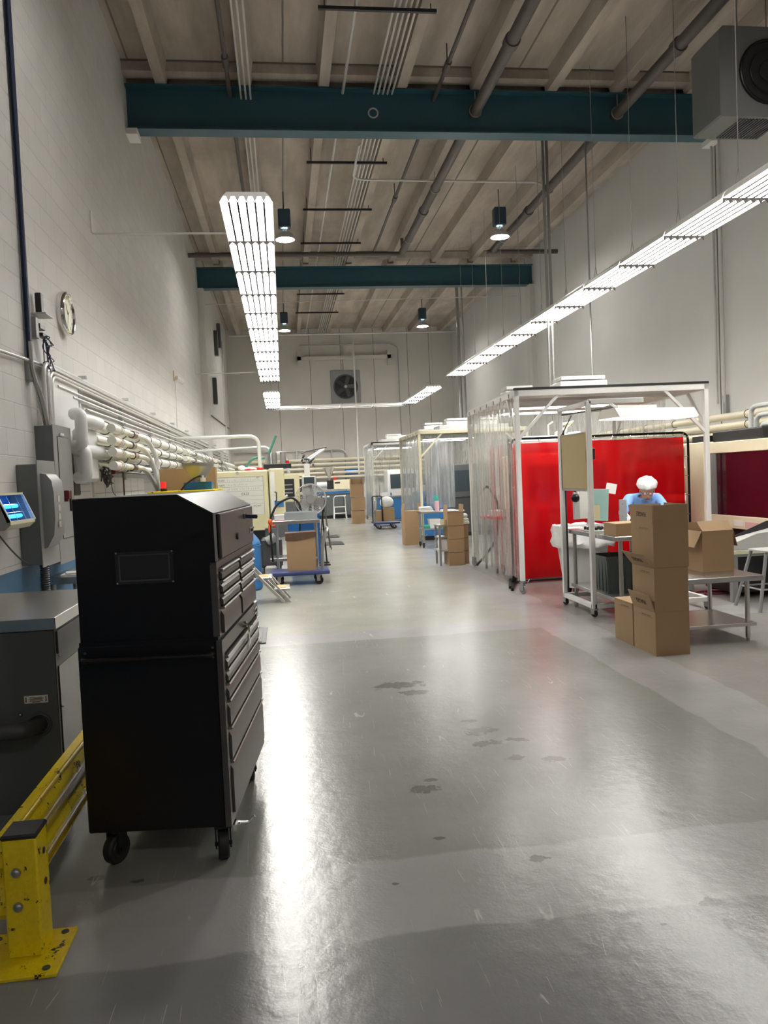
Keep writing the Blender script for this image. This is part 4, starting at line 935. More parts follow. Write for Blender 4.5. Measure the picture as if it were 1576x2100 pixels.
MB().box(-.6, .75, 0, 1.6, .95, 1.72, .02).done('guard', 'imm_cream', t); MB().box(-.5, .85, .0, 1.6, 0, .95, .01).done('base', 'machine_grey', t)
MB().box(-.15, .6, -.02, .0, 1.1, 1.6).done('window', 'black_plastic', t)
for z in (1.2, 1.3, 1.42): MB().box(-.1, .55, -.05, -.02, z, z+.03, .004).done('tie_bar', 'galvanised', t)
m_ = MB().tube([(-.1, -.1, 1.4), (0, -.15, 1.2), (.2, -.12, 1.05), (.4, -.1, 1.15)], .03, 8, .1).sph((.1, -.1, 1.45), .1, n=12).sph((.0, -.1, 1.25), .08, n=12); m_.done('hose_bundle', 'white_plastic', t)

# ------------------------------------------------------------------ back machine
t = thing('injection_machine', 'long grey press with white barrel and hopper at the back wall', 'machine', (-.6, 30.6, 0))
MB().box(.3, 3.35, 0, .9, .12, .98, .02).done('base', 'machine_grey', t); MB().box(.35, 3.3, .05, .85, 0, .12).done('plinth', 'black_plastic', t)
MB().box(.3, 3.35, -.01, .0, .93, .97).done('edge_strip', 'dark_grey', t)
m_ = MB()
for x in (.9, 1.6, 2.2, 2.9): m_.box(x, x+.012, -.006, 0, .15, .9)
m_.done('panel_gap', 'black_plastic', t)
m_ = MB()
for x in (1.9, 2.08, 2.26, 2.9): m_.box(x, x+.1, -.008, 0, .84, .9)
m_.box(1.93, 2.0, -.008, 0, .4, .52); m_.done('warning_label', 'paper', t)
MB().box(1.6, 3.3, .1, .6, .98, 1.05).done('bed', 'enamel_blue', t)
MB().box(2.55, 3.35, .05, .6, 1.12, 1.5, .02).done('injection_housing', 'cream_paint', t)
MB().box(2.6, 2.8, .04, .05, 1.36, 1.42).done('logo_plate', 'black_plastic', t)
MB().cyl((1.9, .3, 1.33), (2.3, .3, 1.33), .115, 20).done('barrel', 'white_plastic', t)
MB().box(2.3, 2.55, .15, .45, 1.15, 1.5, .01).cyl((1.78, .3, 1.33), (1.9, .3, 1.33), .1).done('throat_block', 'black_plastic', t)
MB().lathe([(.05, 1.5), (.05, 1.62), (.24, 1.96), (.25, 1.98), (.25, 2.0), (.24, 1.98), (.045, 1.62)], 28, c=(2.4, .3, 0)).done('hopper', 'chrome', t)
MB().box(2.56, 2.68, .1, .2, 1.5, 1.6, .01).done('stop_button', 'red_plastic', t)
MB().box(.3, 1.5, .0, .8, .98, 1.78, .02).done('clamp_guard', 'cream_paint', t); MB().box(.45, 1.4, -.01, .0, 1.1, 1.6).done('guard_window', 'black_plastic', t)
MB().box(1.1, 1.35, -.012, 0, 1.66, 1.7).done('lettering_plate', 'ink', t)
t = thing('step_stool', 'white tubular step stool in front of the back machine', 'step stool', (1.88, 30.2, 0))
MB().tube([(0, .3, 0), (.02, .05, .78), (.06, .0, .88), (.42, .0, .88), (.46, .05, .78), (.48, .3, 0)], .02, 8, .07).done('frame', 'white_steel', t)
MB().box(.03, .45, -.02, .22, .44, .47, .004).done('step', 'white_steel', t); MB().box(.02, .46, -.12, .06, .2, .23, .004).done('step', 'white_steel', t)
MB().tube([(.03, .1, .45), (.0, -.2, 0)], .018, 8).tube([(.45, .1, .45), (.48, -.2, 0)], .018, 8).done('front_leg', 'white_steel', t)
t = thing('fly_trap', 'distant insect trap with blue glow on the back wall', 'insect trap', (2.5, YB-.12, 1.7))
MB().box(0, .55, 0, .12, 0, .22, .01).done('housing', 'panel_grey', t); MB().box(.04, .51, -.004, 0, .02, .2).done('glue_board', 'uv_back', t)
for z in (.07, .15): MB().cyl((.06, -.02, z), (.48, -.02, z), .014, 8).done('uv_tube', 'uv_glow', t)
tag(MB().cyl((1.95, YB-.12, 1.66), (1.95, YB, 1.66), .1, 16).box(1.86, 2.04, YB-.08, YB, 1.7, 1.95).done('pressure_gauge', 'panel_grey'), 'round grey gauge on the back wall beside the hopper', 'gauge')

# ------------------------------------------------------------------ softwall booths on the right
def curtain(pts, z0, z1, m, par, amp=.018, name='vinyl_curtain', seed=1, flare=.6):
    rr = random.Random(seed); bm = bmesh.new(); P = [Vector((*p, 0)) for p in pts]
    L = sum((b-a).length for a, b in zip(P, P[1:])); n = max(12, int(L/.025)); rows = 9; ph = [rr.random()*6 for _ in range(6)]
    V = []
    for r_ in range(rows+1):
        f = r_/rows; z = z1+(z0-z1)*f; row = []
        for i in range(n+1):
            s_ = L*i/n; q = s_; a = P[0]; 
            for A, B in zip(P, P[1:]):
                l = (B-A).length
                if q <= l+1e-6: break
                q -= l
            d = (B-A).normalized(); p = A+d*q; nr = Vector((d.y, -d.x, 0))
            wv = sin(s_*27+ph[0]+f*.6)+.6*sin(s_*61+ph[1]-f)+.8*sin(s_*9+ph[2]+f*1.5)
            row.append(bm.verts.new(p+nr*amp*wv*(.6+flare*f)+Vector((0, 0, z+.012*f*sin(s_*7+ph[3])))))
        V.append(row)
    for a, b in zip(V, V[1:]):
        for i in range(n): bm.faces.new((a[i], a[i+1], b[i+1], b[i]))
    me = bpy.data.meshes.new(name); bm.to_mesh(me); bm.free()
    for p in me.polygons: p.use_smooth = True
    me.materials.append(MATS[m]); o = bpy.data.objects.new(name, me); COL.objects.link(o); o.parent = par; return o
def booth(loc, rz, W, Dp, H, label, seed, strip, frame_m='white_steel', units=((.8, .9, 1.3, 1.0), (1.1, 1.7, .9, .8)), back=True, right=True, clips=True):
    t = thing('softwall_booth', label, 'booth', loc, rz); s_ = .028; zb = .16
    for i, (x, y) in enumerate(((0, 0), (W, 0), (0, Dp), (W, Dp))):
        x += s_ if x == 0 else -s_; y += s_ if y == 0 else -s_
        MB().box(x-s_, x+s_, y-s_, y+s_, zb, H-.0, .003).done('post', frame_m, t)
        caster(t, x, y, .055, .03, zb, 35, 'panel_grey', fork='galvanised', brake=(i == 0))
    o = MB().box(0, W, 0, .056, H-.075, H, .003).box(0, W, Dp-.056, Dp, H-.075, H, .003).box(0, .056, 0, Dp, H-.075, H, .003).box(W-.056, W, 0, Dp, H-.075, H, .003)
    for k in (1, 2): o.box(.05, W-.05, Dp*k/3-.02, Dp*k/3+.02, H-.06, H-.01)
    o.done('top_frame', frame_m, t)
    b = .55
    for x, sg in ((.03, 1), (W-.03, -1)):
        MB().tube([(x, .03, H-.07-b), (x+sg*b, .03, H-.05)], .018, sq=True).done('brace', frame_m, t)
        MB().tube([(x, .04, H-.07-b*.9), (x, .04+b*.9, H-.05)], .016, sq=True).done('brace', frame_m, t)
        MB().tube([(x, Dp-.04, H-.07-b*.9), (x, Dp-.04-b*.9, H-.05)], .016, sq=True).done('brace', frame_m, t)
    r_ = MB().box(.02, W-.02, .02, Dp-.02, H, H+.02).done('roof_panel', 'white_plastic', t)
    if strip: MB().box(-.002, W+.002, -.006, .05, H, H+.028).done('edge_strip', 'black_rubber', r_)
    for x, y, w, d in units:
        u = MB().box(x, x+w, y, y+d, H+.02, H+.14, .006).done('filter_unit', 'light_grey', t)
        MB().box(x+w*.2, x+w*.75, y+d*.2, y+d*.7, H+.14, H+.24, .01).box(x+w*.22, x+w*.73, y+d*.22, y+d*.68, H+.26, H+.31, .004).done('fan_housing', 'white_steel', u)
    for yy in (Dp*.27, Dp*.55):
        l = MB().prism([(yy-.14, H-.16), (yy+.14, H-.16), (yy+.08, H-.085), (yy-.08, H-.085)], 'x', .25, 1.5).done('booth_light', 'white_steel', t)
        MB().box(.27, 1.48, yy-.12, yy+.12, H-.168, H-.161).done('diffuser', 'booth_glow', l)
    curtain([(.015, .08), (.015, Dp-.02)], zb+.0, H-.06, 'clear_vinyl', t, seed=seed)
    if back: curtain([(.03, Dp-.01), (W-.03, Dp-.01)], zb, H-.06, 'clear_vinyl', t, seed=seed+1)
    if right: curtain([(W-.015, 1.25), (W-.015, Dp-.02)], zb, H-.06, 'clear_vinyl', t, seed=seed+2)
    if clips:
        m_ = MB(); y = .3
        while y < Dp: m_.box(-.01, .03, y-.015, y+.015, H-.07, H-.02); y += .45
        m_.done('curtain_clip', 'galvanised', t)
    return t
booth((2.9, 9.5, 0), radians(-2.86), 2.5, 3.22, 2.55, 'large near booth frame of white tubes with red screen inside', 5, True, units=((.75, 1.15, 1.25, .9), (.3, 2.2, .8, .8)))
booth((3.12, 17.8, 0), radians(-1), 2.6, 3.4, 2.56, 'middle white-framed booth with clear curtains and steel table', 15, False, 'cream_paint', units=((.6, .5, 1.0, .8), (.3, 1.8, .9, .9), (1.5, .6, .8, .8)))
booth((3.02, 26.5, 0), radians(0), 2.6, 2.6, 2.7, 'farthest small white-framed booth near the back wall', 25, True, units=((.4, .4, 1.0, .8), (1.0, 1.4, 1.0, .8)))
# gathered curtain panels tied back in the middle booth
t = thing('tied_curtain', 'clear vinyl curtain gathered inside the middle booth opening', 'curtain', (3.3, 18.0, 0)); curtain([(.0, .1), (.55, .05), (.7, .2)], .75, 2.48, 'milky_vinyl', t, .04, seed=31)
curtain([(1.25, .1), (2.1, .0)], .3, 2.48, 'milky_vinyl', t, .05, seed=33)

# machines inside / behind booths
def press(loc, rz, L, label, top, base, name='molding_press'):
    t = thing(name, label, 'machine', loc, rz)
    MB().box(0, L, 0, 1.1, .08, .95, .015).done('base', base, t); MB().box(.05, L*.5, -.03, 1.0, .95, 1.78, .02).done('clamp_guard', top, t)
    MB().box(.15, L*.42, -.04, -.03, 1.1, 1.62).done('guard_window', 'screen_dark', t)
    MB().box(L*.62, L-.02, .1, .8, 1.1, 1.5, .02).done('injection_housing', top, t); MB().cyl((L*.5, .45, 1.3), (L*.63, .45, 1.3), .12, 18).done('barrel', 'galvanised', t)
    MB().lathe([(.05, 1.5), (.05, 1.6), (.2, 1.86), (.2, 1.94)], 24, c=(L*.75, .45, 0)).done('hopper', 'chrome', t)
    MB().box(0.02, L-.02, .02, 1.08, 0, .08).done('plinth', 'black_plastic', t)
    return t
press((3.35, 11.0, 0), 0, 3.2, 'cream press inside the near booth behind the red screen', 'cream_paint', 'light_grey')
t = thing('pick_robot', 'pale blue robot arm above the red screen in near booth', 'robot', (3.7, 11.3, 1.79))
MB().box(-.2, .75, -.12, .12, .1, .26, .05, seg=2).done('robot_beam', 'robot_white', t); MB().sph((-.25, -.1, .14), .1, (1, .6, .8), 12).box(.55, .7, -.2, .1, -.0, .3, .03).done('carriage', 'robot_white', t)
MB().tube([(.25, 0, .26), (.25, 0, .42), (.32, 0, .46)], .012, 6).tube([(.5, 0, .26), (.55, 0, .42)], .012, 6).done('air_line', 'tape_cream', t)
t = thing('jointed_robot', 'cream jointed arm with dark blue hood behind the tan board', 'robot', (4.25, 11.4, 1.79))
MB().tube([(-.2, 0, .0), (-.15, 0, .3), (0, 0, .36), (.12, 0, .46), (-.1, 0, .42)], .022, 8).done('arm', 'tape_cream', t)
MB().prism([(-.05, -.02), (.3, -.02), (.2, .2), (.08, .22), (-.05, .1)], 'y', -.1, .1).done('hood', 'white_plastic', t); MB().box(0, .22, -.105, -.1, .0, .08).done('blue_panel', 'cable_blue', t)
t = thing('parts_shelf', 'red-topped shelf with white trays seen through the near booth curtain', 'shelf', (3.15, 11.6, 0))
MB().box(0, .5, 0, .7, .82, .86).done('shelf_top', 'red_plastic', t); MB().box(.05, .4, .1, .5, .86, .95, .01).done('tray', 'paper', t)
for x in (.03, .47):
    for y in (.03, .67): MB().cyl((x, y, 0), (x, y, .82), .018, 8).done('leg', 'galvanised', t)
tag(MB().tube([(3.1, 10.7, .08), (3.25, 10.9, .1), (3.5, 10.8, .2), (3.6, 10.75, .5), (3.55, 10.8, .85)], .08, 10, .2).done('flexible_duct', 'galvanised'), 'silver flexible duct lying inside the near booth by the left curtain', 'duct')
tag(MB().tube([(3.2, 12.55, 1.2), (3.3, 12.5, 1.35), (3.5, 12.5, 1.0), (3.42, 12.5, .4), (3.1, 12.6, .02)], .02, 8, .2).done('power_cable', 'black_rubber'), 'black cable looping behind the near booth left curtain', 'cable')
press((3.9, 19.0, 0), 0, 2.6, 'dark press standing inside the middle booth', 'machine_grey', 'dark_grey')
t = thing('extraction_arm', 'dark hanging extraction arm inside the middle booth', 'duct', (3.9, 18.6, 0)); MB().tube([(-.1, .2, 2.4), (-.35, .1, 1.6), (-.5, 0, .9)], .05, 10, .2).done('hose', 'dark_grey', t)
t = thing('storage_bin', 'large blue bin standing inside the middle booth', 'bin', (3.25, 18.2, 0)); MB().tray(0, .62, 0, .6, .1, .86, .012, flare=.02).done('bin_body', 'drum_blue', t); MB().box(.02, .6, .02, .58, 0, .1).done('base', 'black_plastic', t)
press((3.7, 28.2, 0), 0, 2.6, 'blue-based machine inside the farthest booth', 'white_plastic', 'drum_blue')
t = thing('work_table', 'blue bench with pale trays inside the farthest booth', 'table', (3.2, 26.75, 0)); MB().box(0, 1.3, 0, .7, .82, .88, .004).done('table_top', 'stainless', t); MB().box(.03, 1.27, .03, .67, .1, .82).done('cabinet', 'drum_blue', t)
for i, x in enumerate((.15, .55, .9)): MB().tray(x, x+.3, .1, .5, .88, 1.0+.05*i, .01).done('tray', 'white_plastic', t)
for x in (.05, 1.25):
    for y in (.05, .65): MB().cyl((x, y, 0), (x, y, .1), .025).done('foot', 'black_plastic', t)

# things in front of the middle booth
carton('lower closed box of the cardboard stack before the middle booth, left', (2.63, 17.2, 0), .36, .45, .38, closed=True)
carton('upper box with raised flaps before the middle booth, left stack', (2.63, 17.2, .38), .36, .45, .38, flaps={'-x': (97, .17), '+x': (84, .17), '-y': (178, .2)})
F2 = [('bottom', 0), ('second from bottom', .225), ('third from bottom', .45)]
for n_, z in F2: carton('%s box of the four-high stack by the near booth left side' % n_, (2.71, 12.92, z), .27, .35, .222, closed=True, group='four-high stack of small boxes')
carton('top open box of the four-high stack by the near booth left side', (2.71, 12.92, .675), .27, .35, .222, flaps={'-x': (95, .13), '+x': (86, .13)})
for n_, z in F2[:2]+[('third from bottom', .45)]: carton('%s box of the dark stack squeezed against the near booth curtain' % n_, (3.0, 13.1, z), .1, .33, .222, closed=True)
t = thing('towel_pack', 'white folded towels on top of stack beside near booth curtain', 'towels', (3.0, 13.1, .68)); MB().box(-.01, .12, -.02, .3, 0, .05, .01).box(0, .11, -.01, .28, .052, .1, .01).done('towels', 'paper', t); MB().sph((.06, .1, .14), .06, (1, 1, .7), 10).done('blue_gloves', 'robot_white', t)
for i, (x, z, n_) in enumerate(((2.26, 0, 'bottom'), (2.26, .45, 'middle'), (2.25, .9, 'top'))):
    carton('%s tall box of the distant three-high cardboard stack in the aisle' % n_, (x+(.012 if n_ == 'middle' else 0), 26.4, z), .44 if n_ != 'middle' else .455, .4, .437, closed=(i < 2), flaps=None if i < 2 else {'-x': (92, .2), '+x': (88, .2), '+y': (90, .18)}, group=None)
t = thing('work_table', 'narrow steel table with towels and a bottle before the middle booth', 'table', (2.84, 16.3, 0))
MB().box(0, .95, 0, .5, .73, .77, .004).done('table_top', 'stainless', t)
for x, y in ((.05, .04), (.9, .04), (.05, .46), (.9, .46)): MB().cyl((x, y, .1), (x, y, .73), .018, 10).done('leg', 'galvanised', t); caster(t, x, y, .045, .025, .11)
MB().box(.03, .92, .03, .47, .38, .41).done('lower_shelf', 'galvanised', t); MB().box(.08, .5, .05, .4, .41, .47, .01).done('green_tray', 'green_plastic', t)
t = thing('towel_pack', 'white folded towels on the table before the middle booth', 'towels', (2.86, 16.36, .77))
for k in range(3): MB().box(0, .28-.02*k, 0, .3, .034*k, .034*k+.03, .01).done('towel', 'paper', t)
tag(MB().box(0, .3, 0, .2, 0, .02, .005).done('paper_sheets', 'paper', loc=(3.32, 16.4, .77)), 'loose white sheets right of the bottle on the far table', 'paper')
t = thing('drink_bottle', 'pink bottle with green lid on the table before middle booth', 'bottle', (3.22, 16.42, .77))
MB().lathe([(0, 0), (.045, 0), (.048, .02), (.048, .2), (.04, .22), (0, .22)], 20).done('bottle_body', 'pink_plastic', t); MB().lathe([(.048, .22), (.05, .25), (.03, .3), (0, .31)], 20).tube([(-.04, 0, .25), (-.06, 0, .3), (0, 0, .33), (.05, 0, .3)], .01, 6, .02).done('lid', 'green_plastic', t)
tag(MB().tray(0, .2, 0, .2, 0, .2, .006, flare=.02).done('bucket', 'white_plastic', loc=(3.05, 16.35, .41)), 'white bucket on the shelf of the table before middle booth', 'bucket')
t = thing('tool_cart', 'small grey two-post cart left of the four-high box stack', 'cart', (2.56, 13.0, 0))
for x, y in ((.02, .0), (.17, .0), (.02, .35), (.17, .35)): MB().tube([(x, y, .0), (x, y, .68)], .017, sq=True).done('leg', 'galvanised', t)
MB().box(0, .19, 0, .38, .24, .27).done('lower_shelf', 'light_grey', t); MB().box(0, .19, -.0, .38, .46, .49).done('shelf', 'galvanised', t); MB().box(-.0, .19, -.01, .38, .66, .69).done('cart_top', 'galvanised', t)
tag(MB().tray(0, .14, 0, .16, 0, .18, .005).done('parts_bin', 'white_plastic', loc=(2.58, 13.03, .27)), 'white bin on the lower shelf of the small grey cart', 'bin')
t = thing('tape_roll', 'cream tape roll on top of the small grey cart', 'tape', (2.67, 13.07, .69)); MB().lathe([(.03, 0), (.06, 0), (.06, .09), (.03, .09), (.03, 0)], 20).done('roll', 'tape_cream', t)
platform_truck((2.62, 22.9, 0), 0, .75, .5, 'dark blue platform truck parked before the farthest booth', .04, .03, .62)
t = thing('utility_cart', 'black handled cart with small boxes before the farthest booth', 'cart', (2.72, 24.3, 0))
MB().tube([(0, 0, .1), (0, 0, .95), (.3, 0, .95), (.3, 0, .1)], .016, 8, .06).done('handle', 'black_metal', t); MB().box(0, .7, 0, .5, .1, .14).done('platform', 'black_plastic', t)
for x in (.08, .6):
    for y in (.06, .44): MB().cyl((x-.015, y, .05), (x+.015, y, .05), .05, 12).done('caster', 'black_rubber', t)
carton('small box low on the black handled cart', (2.78, 24.35, .14), .25, .3, .36, closed=True); carton('wider box on the black cart under a white bag', (3.06, 24.35, .14), .36, .4, .42, closed=True)
tag(MB().sph((0, 0, 0), .22, (1, .7, .85), 16).done('rubbish_bag', 'white_bag', loc=(3.2, 24.5, .74)), 'full white bag on boxes before the farthest booth', 'bag')

# ------------------------------------------------------------------ red welding screen
t = thing('welding_screen', 'large translucent red vinyl screen in black tube frame, near booth', 'screen', (3.1, 10.42, 0))
FW = 2.6
MB().tube([(0, 0, .035), (0, 0, 1.985), (FW-.03, 0, 1.985), (FW-.03, 0, .035), (0, 0, .035)], .017, 10, .12).done('tube_frame', 'black_metal', t)
MB().tube([(-.02, .02, .035), (-.02, .02, 1.985), (.38, 1.15, 1.985), (.38, 1.15, .035), (-.02, .02, .035)], .017, 10, .1).done('side_frame', 'black_metal', t)
def sheet(p0, p1, z0, z1, nm, par, seed):
    rr = random.Random(seed); bm = bmesh.new(); a, b = Vector((*p0, 0)), Vector((*p1, 0)); d = b-a; nr = Vector((d.y, -d.x, 0)).normalized(); V = []
    n = 60
    for k in range(11):
        f = k/10; V.append([bm.verts.new(a+d*i/n+nr*(.010*sin(i*.33+seed)+.006*sin(i*.9+f*2))*(.4+f)+Vector((0, 0, z1+(z0-z1)*f-(.006*abs(sin(i*pi/10)) if k == 0 else 0)))) for i in range(n+1)])
    for u, v in zip(V, V[1:]):
        for i in range(n): bm.faces.new((u[i], u[i+1], v[i+1], v[i]))
    me = bpy.data.meshes.new(nm); bm.to_mesh(me); bm.free()
    for p in me.polygons: p.use_smooth = True
    me.materials.append(MATS['red_vinyl']); o = bpy.data.objects.new(nm, me); COL.objects.link(o); o.parent = par
sheet((.06, 0), (FW-.1, 0), .06, 1.925, 'red_curtain', t, 1); sheet((.02, .09), (.36, 1.08), .06, 1.925, 'red_curtain', t, 3)
m_ = MB()
for k in range(10): m_.torus((.15+k*.26, 0, 1.955), .03, .004, 'x', 12, 4)
for k in range(7): m_.torus((FW-.06, 0, .3+k*.27), .03, .004, 'z', 12, 4).torus((.01, .05, .2+k*.28), .03, .004, 'z', 12, 4)
m_.done('curtain_ring', 'chrome', t)
MB().box(-.02, FW, -.01, .01, 1.93, 1.945).done('hem_strip', 'clear_strip' if 'clear_strip' in MATS else 'white_plastic', t)
MB().tube([(-.20, -.42, .018), (.02, .3, .018)], .018, sq=True).tube([(-.23, -.62, .018), (-.0, -.0, .018)], .018, sq=True).done('foot_bar', 'black_metal', t)
MB().tube([(FW-.03, -.3, .018), (FW-.03, .3, .018)], .018, sq=True).done('foot_bar', 'black_metal', t)

# ------------------------------------------------------------------ workstation
t = thing('workstation_frame', 'tall white wheeled tube frame carrying the tan board and light', 'frame', (3.1, 7.70, 0))
for x, y in ((0.03, .03), (.03, .86)): MB().box(x-.024, x+.024, y-.024, y+.024, .09, 2.23, .003).done('post', 'white_steel', t)
for q in ((.006, .054, .03, .86, .09, .138), (.006, .054, .03, .86, 2.185, 2.233), (.03, .62, .006, .054, 2.2, 2.248), (.03, 1.3, .006, .054, .09, .138), (.03, 1.3, .836, .884, .09, .138), (1.26, 1.3, .03, .86, .09, .138)):
    MB().box(*q, .003).done('rail', 'white_steel', t)
MB().tube([(.03, .8, 2.15), (.55, .4, 2.2)], .01, 6).tube([(.03, .86, 1.9), (.03, .5, 2.12)], .008, 6).done('stay_wire', 'dark_grey', t)
for x, y in ((.03, .03), (.03, .86), (1.28, .03), (1.28, .86)): caster(t, x, y, .042, .025, .095, 20, 'black_rubber', fork='galvanised')
MB().tube([(.06, .84, 1.98), (.055, .82, 1.3), (.05, .8, .5), (.05, .82, .15)], .01, 6, .2).done('power_cable', 'black_rubber', t)
t = thing('pin_board', 'tan notice board hung on the white frame above the monitor', 'board', (3.11, 7.79, 1.33))
MB().box(.0, .02, 0, .7, 0, .58, .002).done('board', 'tan_board', t); MB().box(-.006, .026, -.01, .71, -.025, .0).box(-.006, .026, -.01, .71, .58, .592).box(-.006, .026, .7, .715, -.02, .59).done('board_frame', 'galvanised', t)
MB().box(.02, .1, -.02, .02, .3, .42, .004).done('mount_clamp', 'black_plastic', t)
t = thing('task_light', 'white hooded bench light glowing over the workstation', 'light', (3.75, 8.05, 2.06), radians(12))
MB().prism([(-.2, 0), (.2, 0), (.12, .1), (-.12, .1)], 'x', -.3, .72).done('hood', 'white_steel', t); MB().box(-.29, .71, -.18, .18, -.006, .0).done('diffuser', 'booth_glow', t)
MB().box(-.2, .3, -.03, .03, .1, .14).tube([(-.2, 0, .12), (-.45, -.2, .16)], .015, 6).done('bracket', 'white_steel', t)
t = thing('work_table', 'steel workbench behind white frame where the person works', 'table', (3.17, 7.26, 0))
MB().box(0, .78, 0, 1.3, .82, .865, .004).done('table_top', 'stainless', t)
for x, y in ((.09, .08), (.72, .08), (.05, 1.2), (.72, 1.2)): MB().cyl((x, y, 0), (x, y, .82), .021, 12).done('leg', 'galvanised', t)
MB().box(.02, .76, .03, 1.27, .215, .25, .003).done('lower_shelf', 'galvanised', t)
t = thing('storage_tote', 'large dark grey ribbed tote on shelf under the workbench', 'bin', (3.24, 7.62, .25))
MB().tray(0, .6, 0, .42, 0, .38, .008, flare=.012).done('tote_body', 'tote_grey', t)
m_ = MB()
for k in range(8): m_.box(.03+k*.075, .04+k*.075, -.012, .0, .02, .34)
for k in range(5): m_.box(-.012, 0, .03+k*.085, .04+k*.085, .02, .34)
m_.box(-.02, .62, -.02, .0, .35, .38); m_.done('ribs', 'tote_grey', t)
t = thing('rubbish_bin', 'big pale rubbish bin with white liner behind the workbench', 'bin', (3.62, 9.25, 0))
MB().lathe([(0, .1), (.24, .1), (.33, .78), (.35, .8), (.35, .83), (.33, .83), (.24, .12), (0, .12)], 28).done('bin_body', 'trash_grey', t)
g = MB(); g.lathe([(.345, .84), (.365, .85), (.375, .80), (.36, .72), (.39, .66), (.37, .60), (.362, .61), (.34, .83)], 40)
rr = random.Random(5)
for v in g.bm.verts: v.co += Vector((rr.uniform(-.014, .014), rr.uniform(-.014, .014), rr.uniform(-.02, .02)))
g.done('bin_liner', 'white_bag', t, ang=60)
for k in range(4): caster(t, .2*cos(k*pi/2+.7), .2*sin(k*pi/2+.7), .04, .03, .1)
t = thing('computer_monitor', 'monitor with papers in sleeves hung on it on the workbench', 'monitor', (3.34, 8.3, .865))
MB().box(-.09, -.06, -.16, .16, .12, .42, .006, M=R('Z', -70)).done('screen_housing', 'light_grey', t)
MB().box(-.02, .02, -.02, .02, 0, .2, .004).box(-.1, .1, -.08, .08, 0, .02, .006).done('stand', 'white_plastic', t)
MB().box(-.02, .15, -.06, -.056, .10, .45, .001, M=T(.02, -.03, 0) @ R('Y', 3)).done('paper_sleeve', 'screen_teal', t); MB().box(-.12, -.03, -.03, -.026, .13, .43, .001).done('paper_sleeve', 'paper', t)
MB().box(.08, .2, -.05, -.046, .43, .54, .001, M=R('Y', 12)).done('loose_sheet', 'paper', t); MB().box(.0, .08, -.1, -.096, .11, .27, .001).done('yellow_note', 'tape_cream', t)
t = thing('ball_lamp', 'shiny black ball lamp hanging left of the monitor', 'lamp', (3.19, 8.32, 1.22)); MB().sph((0, 0, 0), .048, n=20).done('ball', 'black_metal', t); MB().tube([(.0, 0, .04), (0, 0, .12), (-.02, -.1, .13), (-.05, -.2, .13)], .01, 6, .03).done('arm', 'black_metal', t); MB().cyl((.025, 0, .05), (.025, 0, .11), .014, 8).done('knob', 'white_plastic', t)
for i, (x, y, z_, n_, lab) in enumerate(((3.22, 8.0, .868, 6, 'tray of black round parts at left end of workbench'), (3.5, 7.85, .868, 8, 'tray of black round parts in middle of workbench'))):
    t = thing('parts_tray', lab, 'tray', (x, y, z_-.003)); MB().box(0, .27, 0, .34, 0, .012, .003).done('tray', 'light_grey' if i == 0 else 'white_plastic', t)
    for a in range(n_//2+1):
        for b in range(3): MB().lathe([(0, 0), (.016, 0), (.016, .03), (.01, .034), (0, .034)], 12, c=(.03+a*.05, .03+b*.09, .012)).done('black_part', 'black_plastic', t)
carton('small closed cardboard box on near corner of the workbench', (3.2, 7.29, .865), .3, .3, .13, closed=True)
t = thing('test_fixture', 'upright grey metal plate fixture in front of the person', 'fixture', (3.745, 8.42, .865)); MB().box(0, .085, 0, .02, 0, .31, .002).box(0, .085, -.05, .1, 0, .015).done('plate', 'panel_grey', t); m_ = MB()
for z in (.26, .12, .07): m_.cyl((.03, -.005, z), (.03, 0, z), .006, 8)
m_.done('screw', 'chrome', t)

# ------------------------------------------------------------------ person
def skin(name, verts, edges, rad, m, par, sub=2, root=0, scale=None, loc=None):
    bm = bmesh.new(); ly = bm.verts.layers.skin.verify(); V = [bm.verts.new(v) for v in verts]
    for a, b in edges: bm.edges.new((V[a], V[b]))
    for i, v in enumerate(V):
        r = rad[i]; v[ly].radius = r if isinstance(r, tuple) else (r, r); v[ly].use_root = (i == root)
    me = bpy.data.meshes.new(name); bm.to_mesh(me); bm.free(); o = bpy.data.objects.new(name, me); COL.objects.link(o)
    a = o.modifiers.new('s', 'SKIN'); a.use_smooth_shade = True; a.branch_smoothing = .4
    b = o.modifiers.new('b', 'SUBSURF'); b.levels = sub; b.render_levels = sub
    dg = bpy.context.evaluated_depsgraph_get(); me2 = bpy.data.meshes.new_from_object(o.evaluated_get(dg)); bpy.data.objects.remove(o)
    for p in me2.polygons: p.use_smooth = True
    me2.materials.clear(); me2.materials.append(MATS[m]); q = bpy.data.objects.new(name, me2); COL.objects.link(q); q.parent = par; return q
PX, PY = 4.3, 9.02
person = thing('person', 'person in light blue shirt, white hair net and gloves bending over workbench', 'person', (PX, PY, 0))
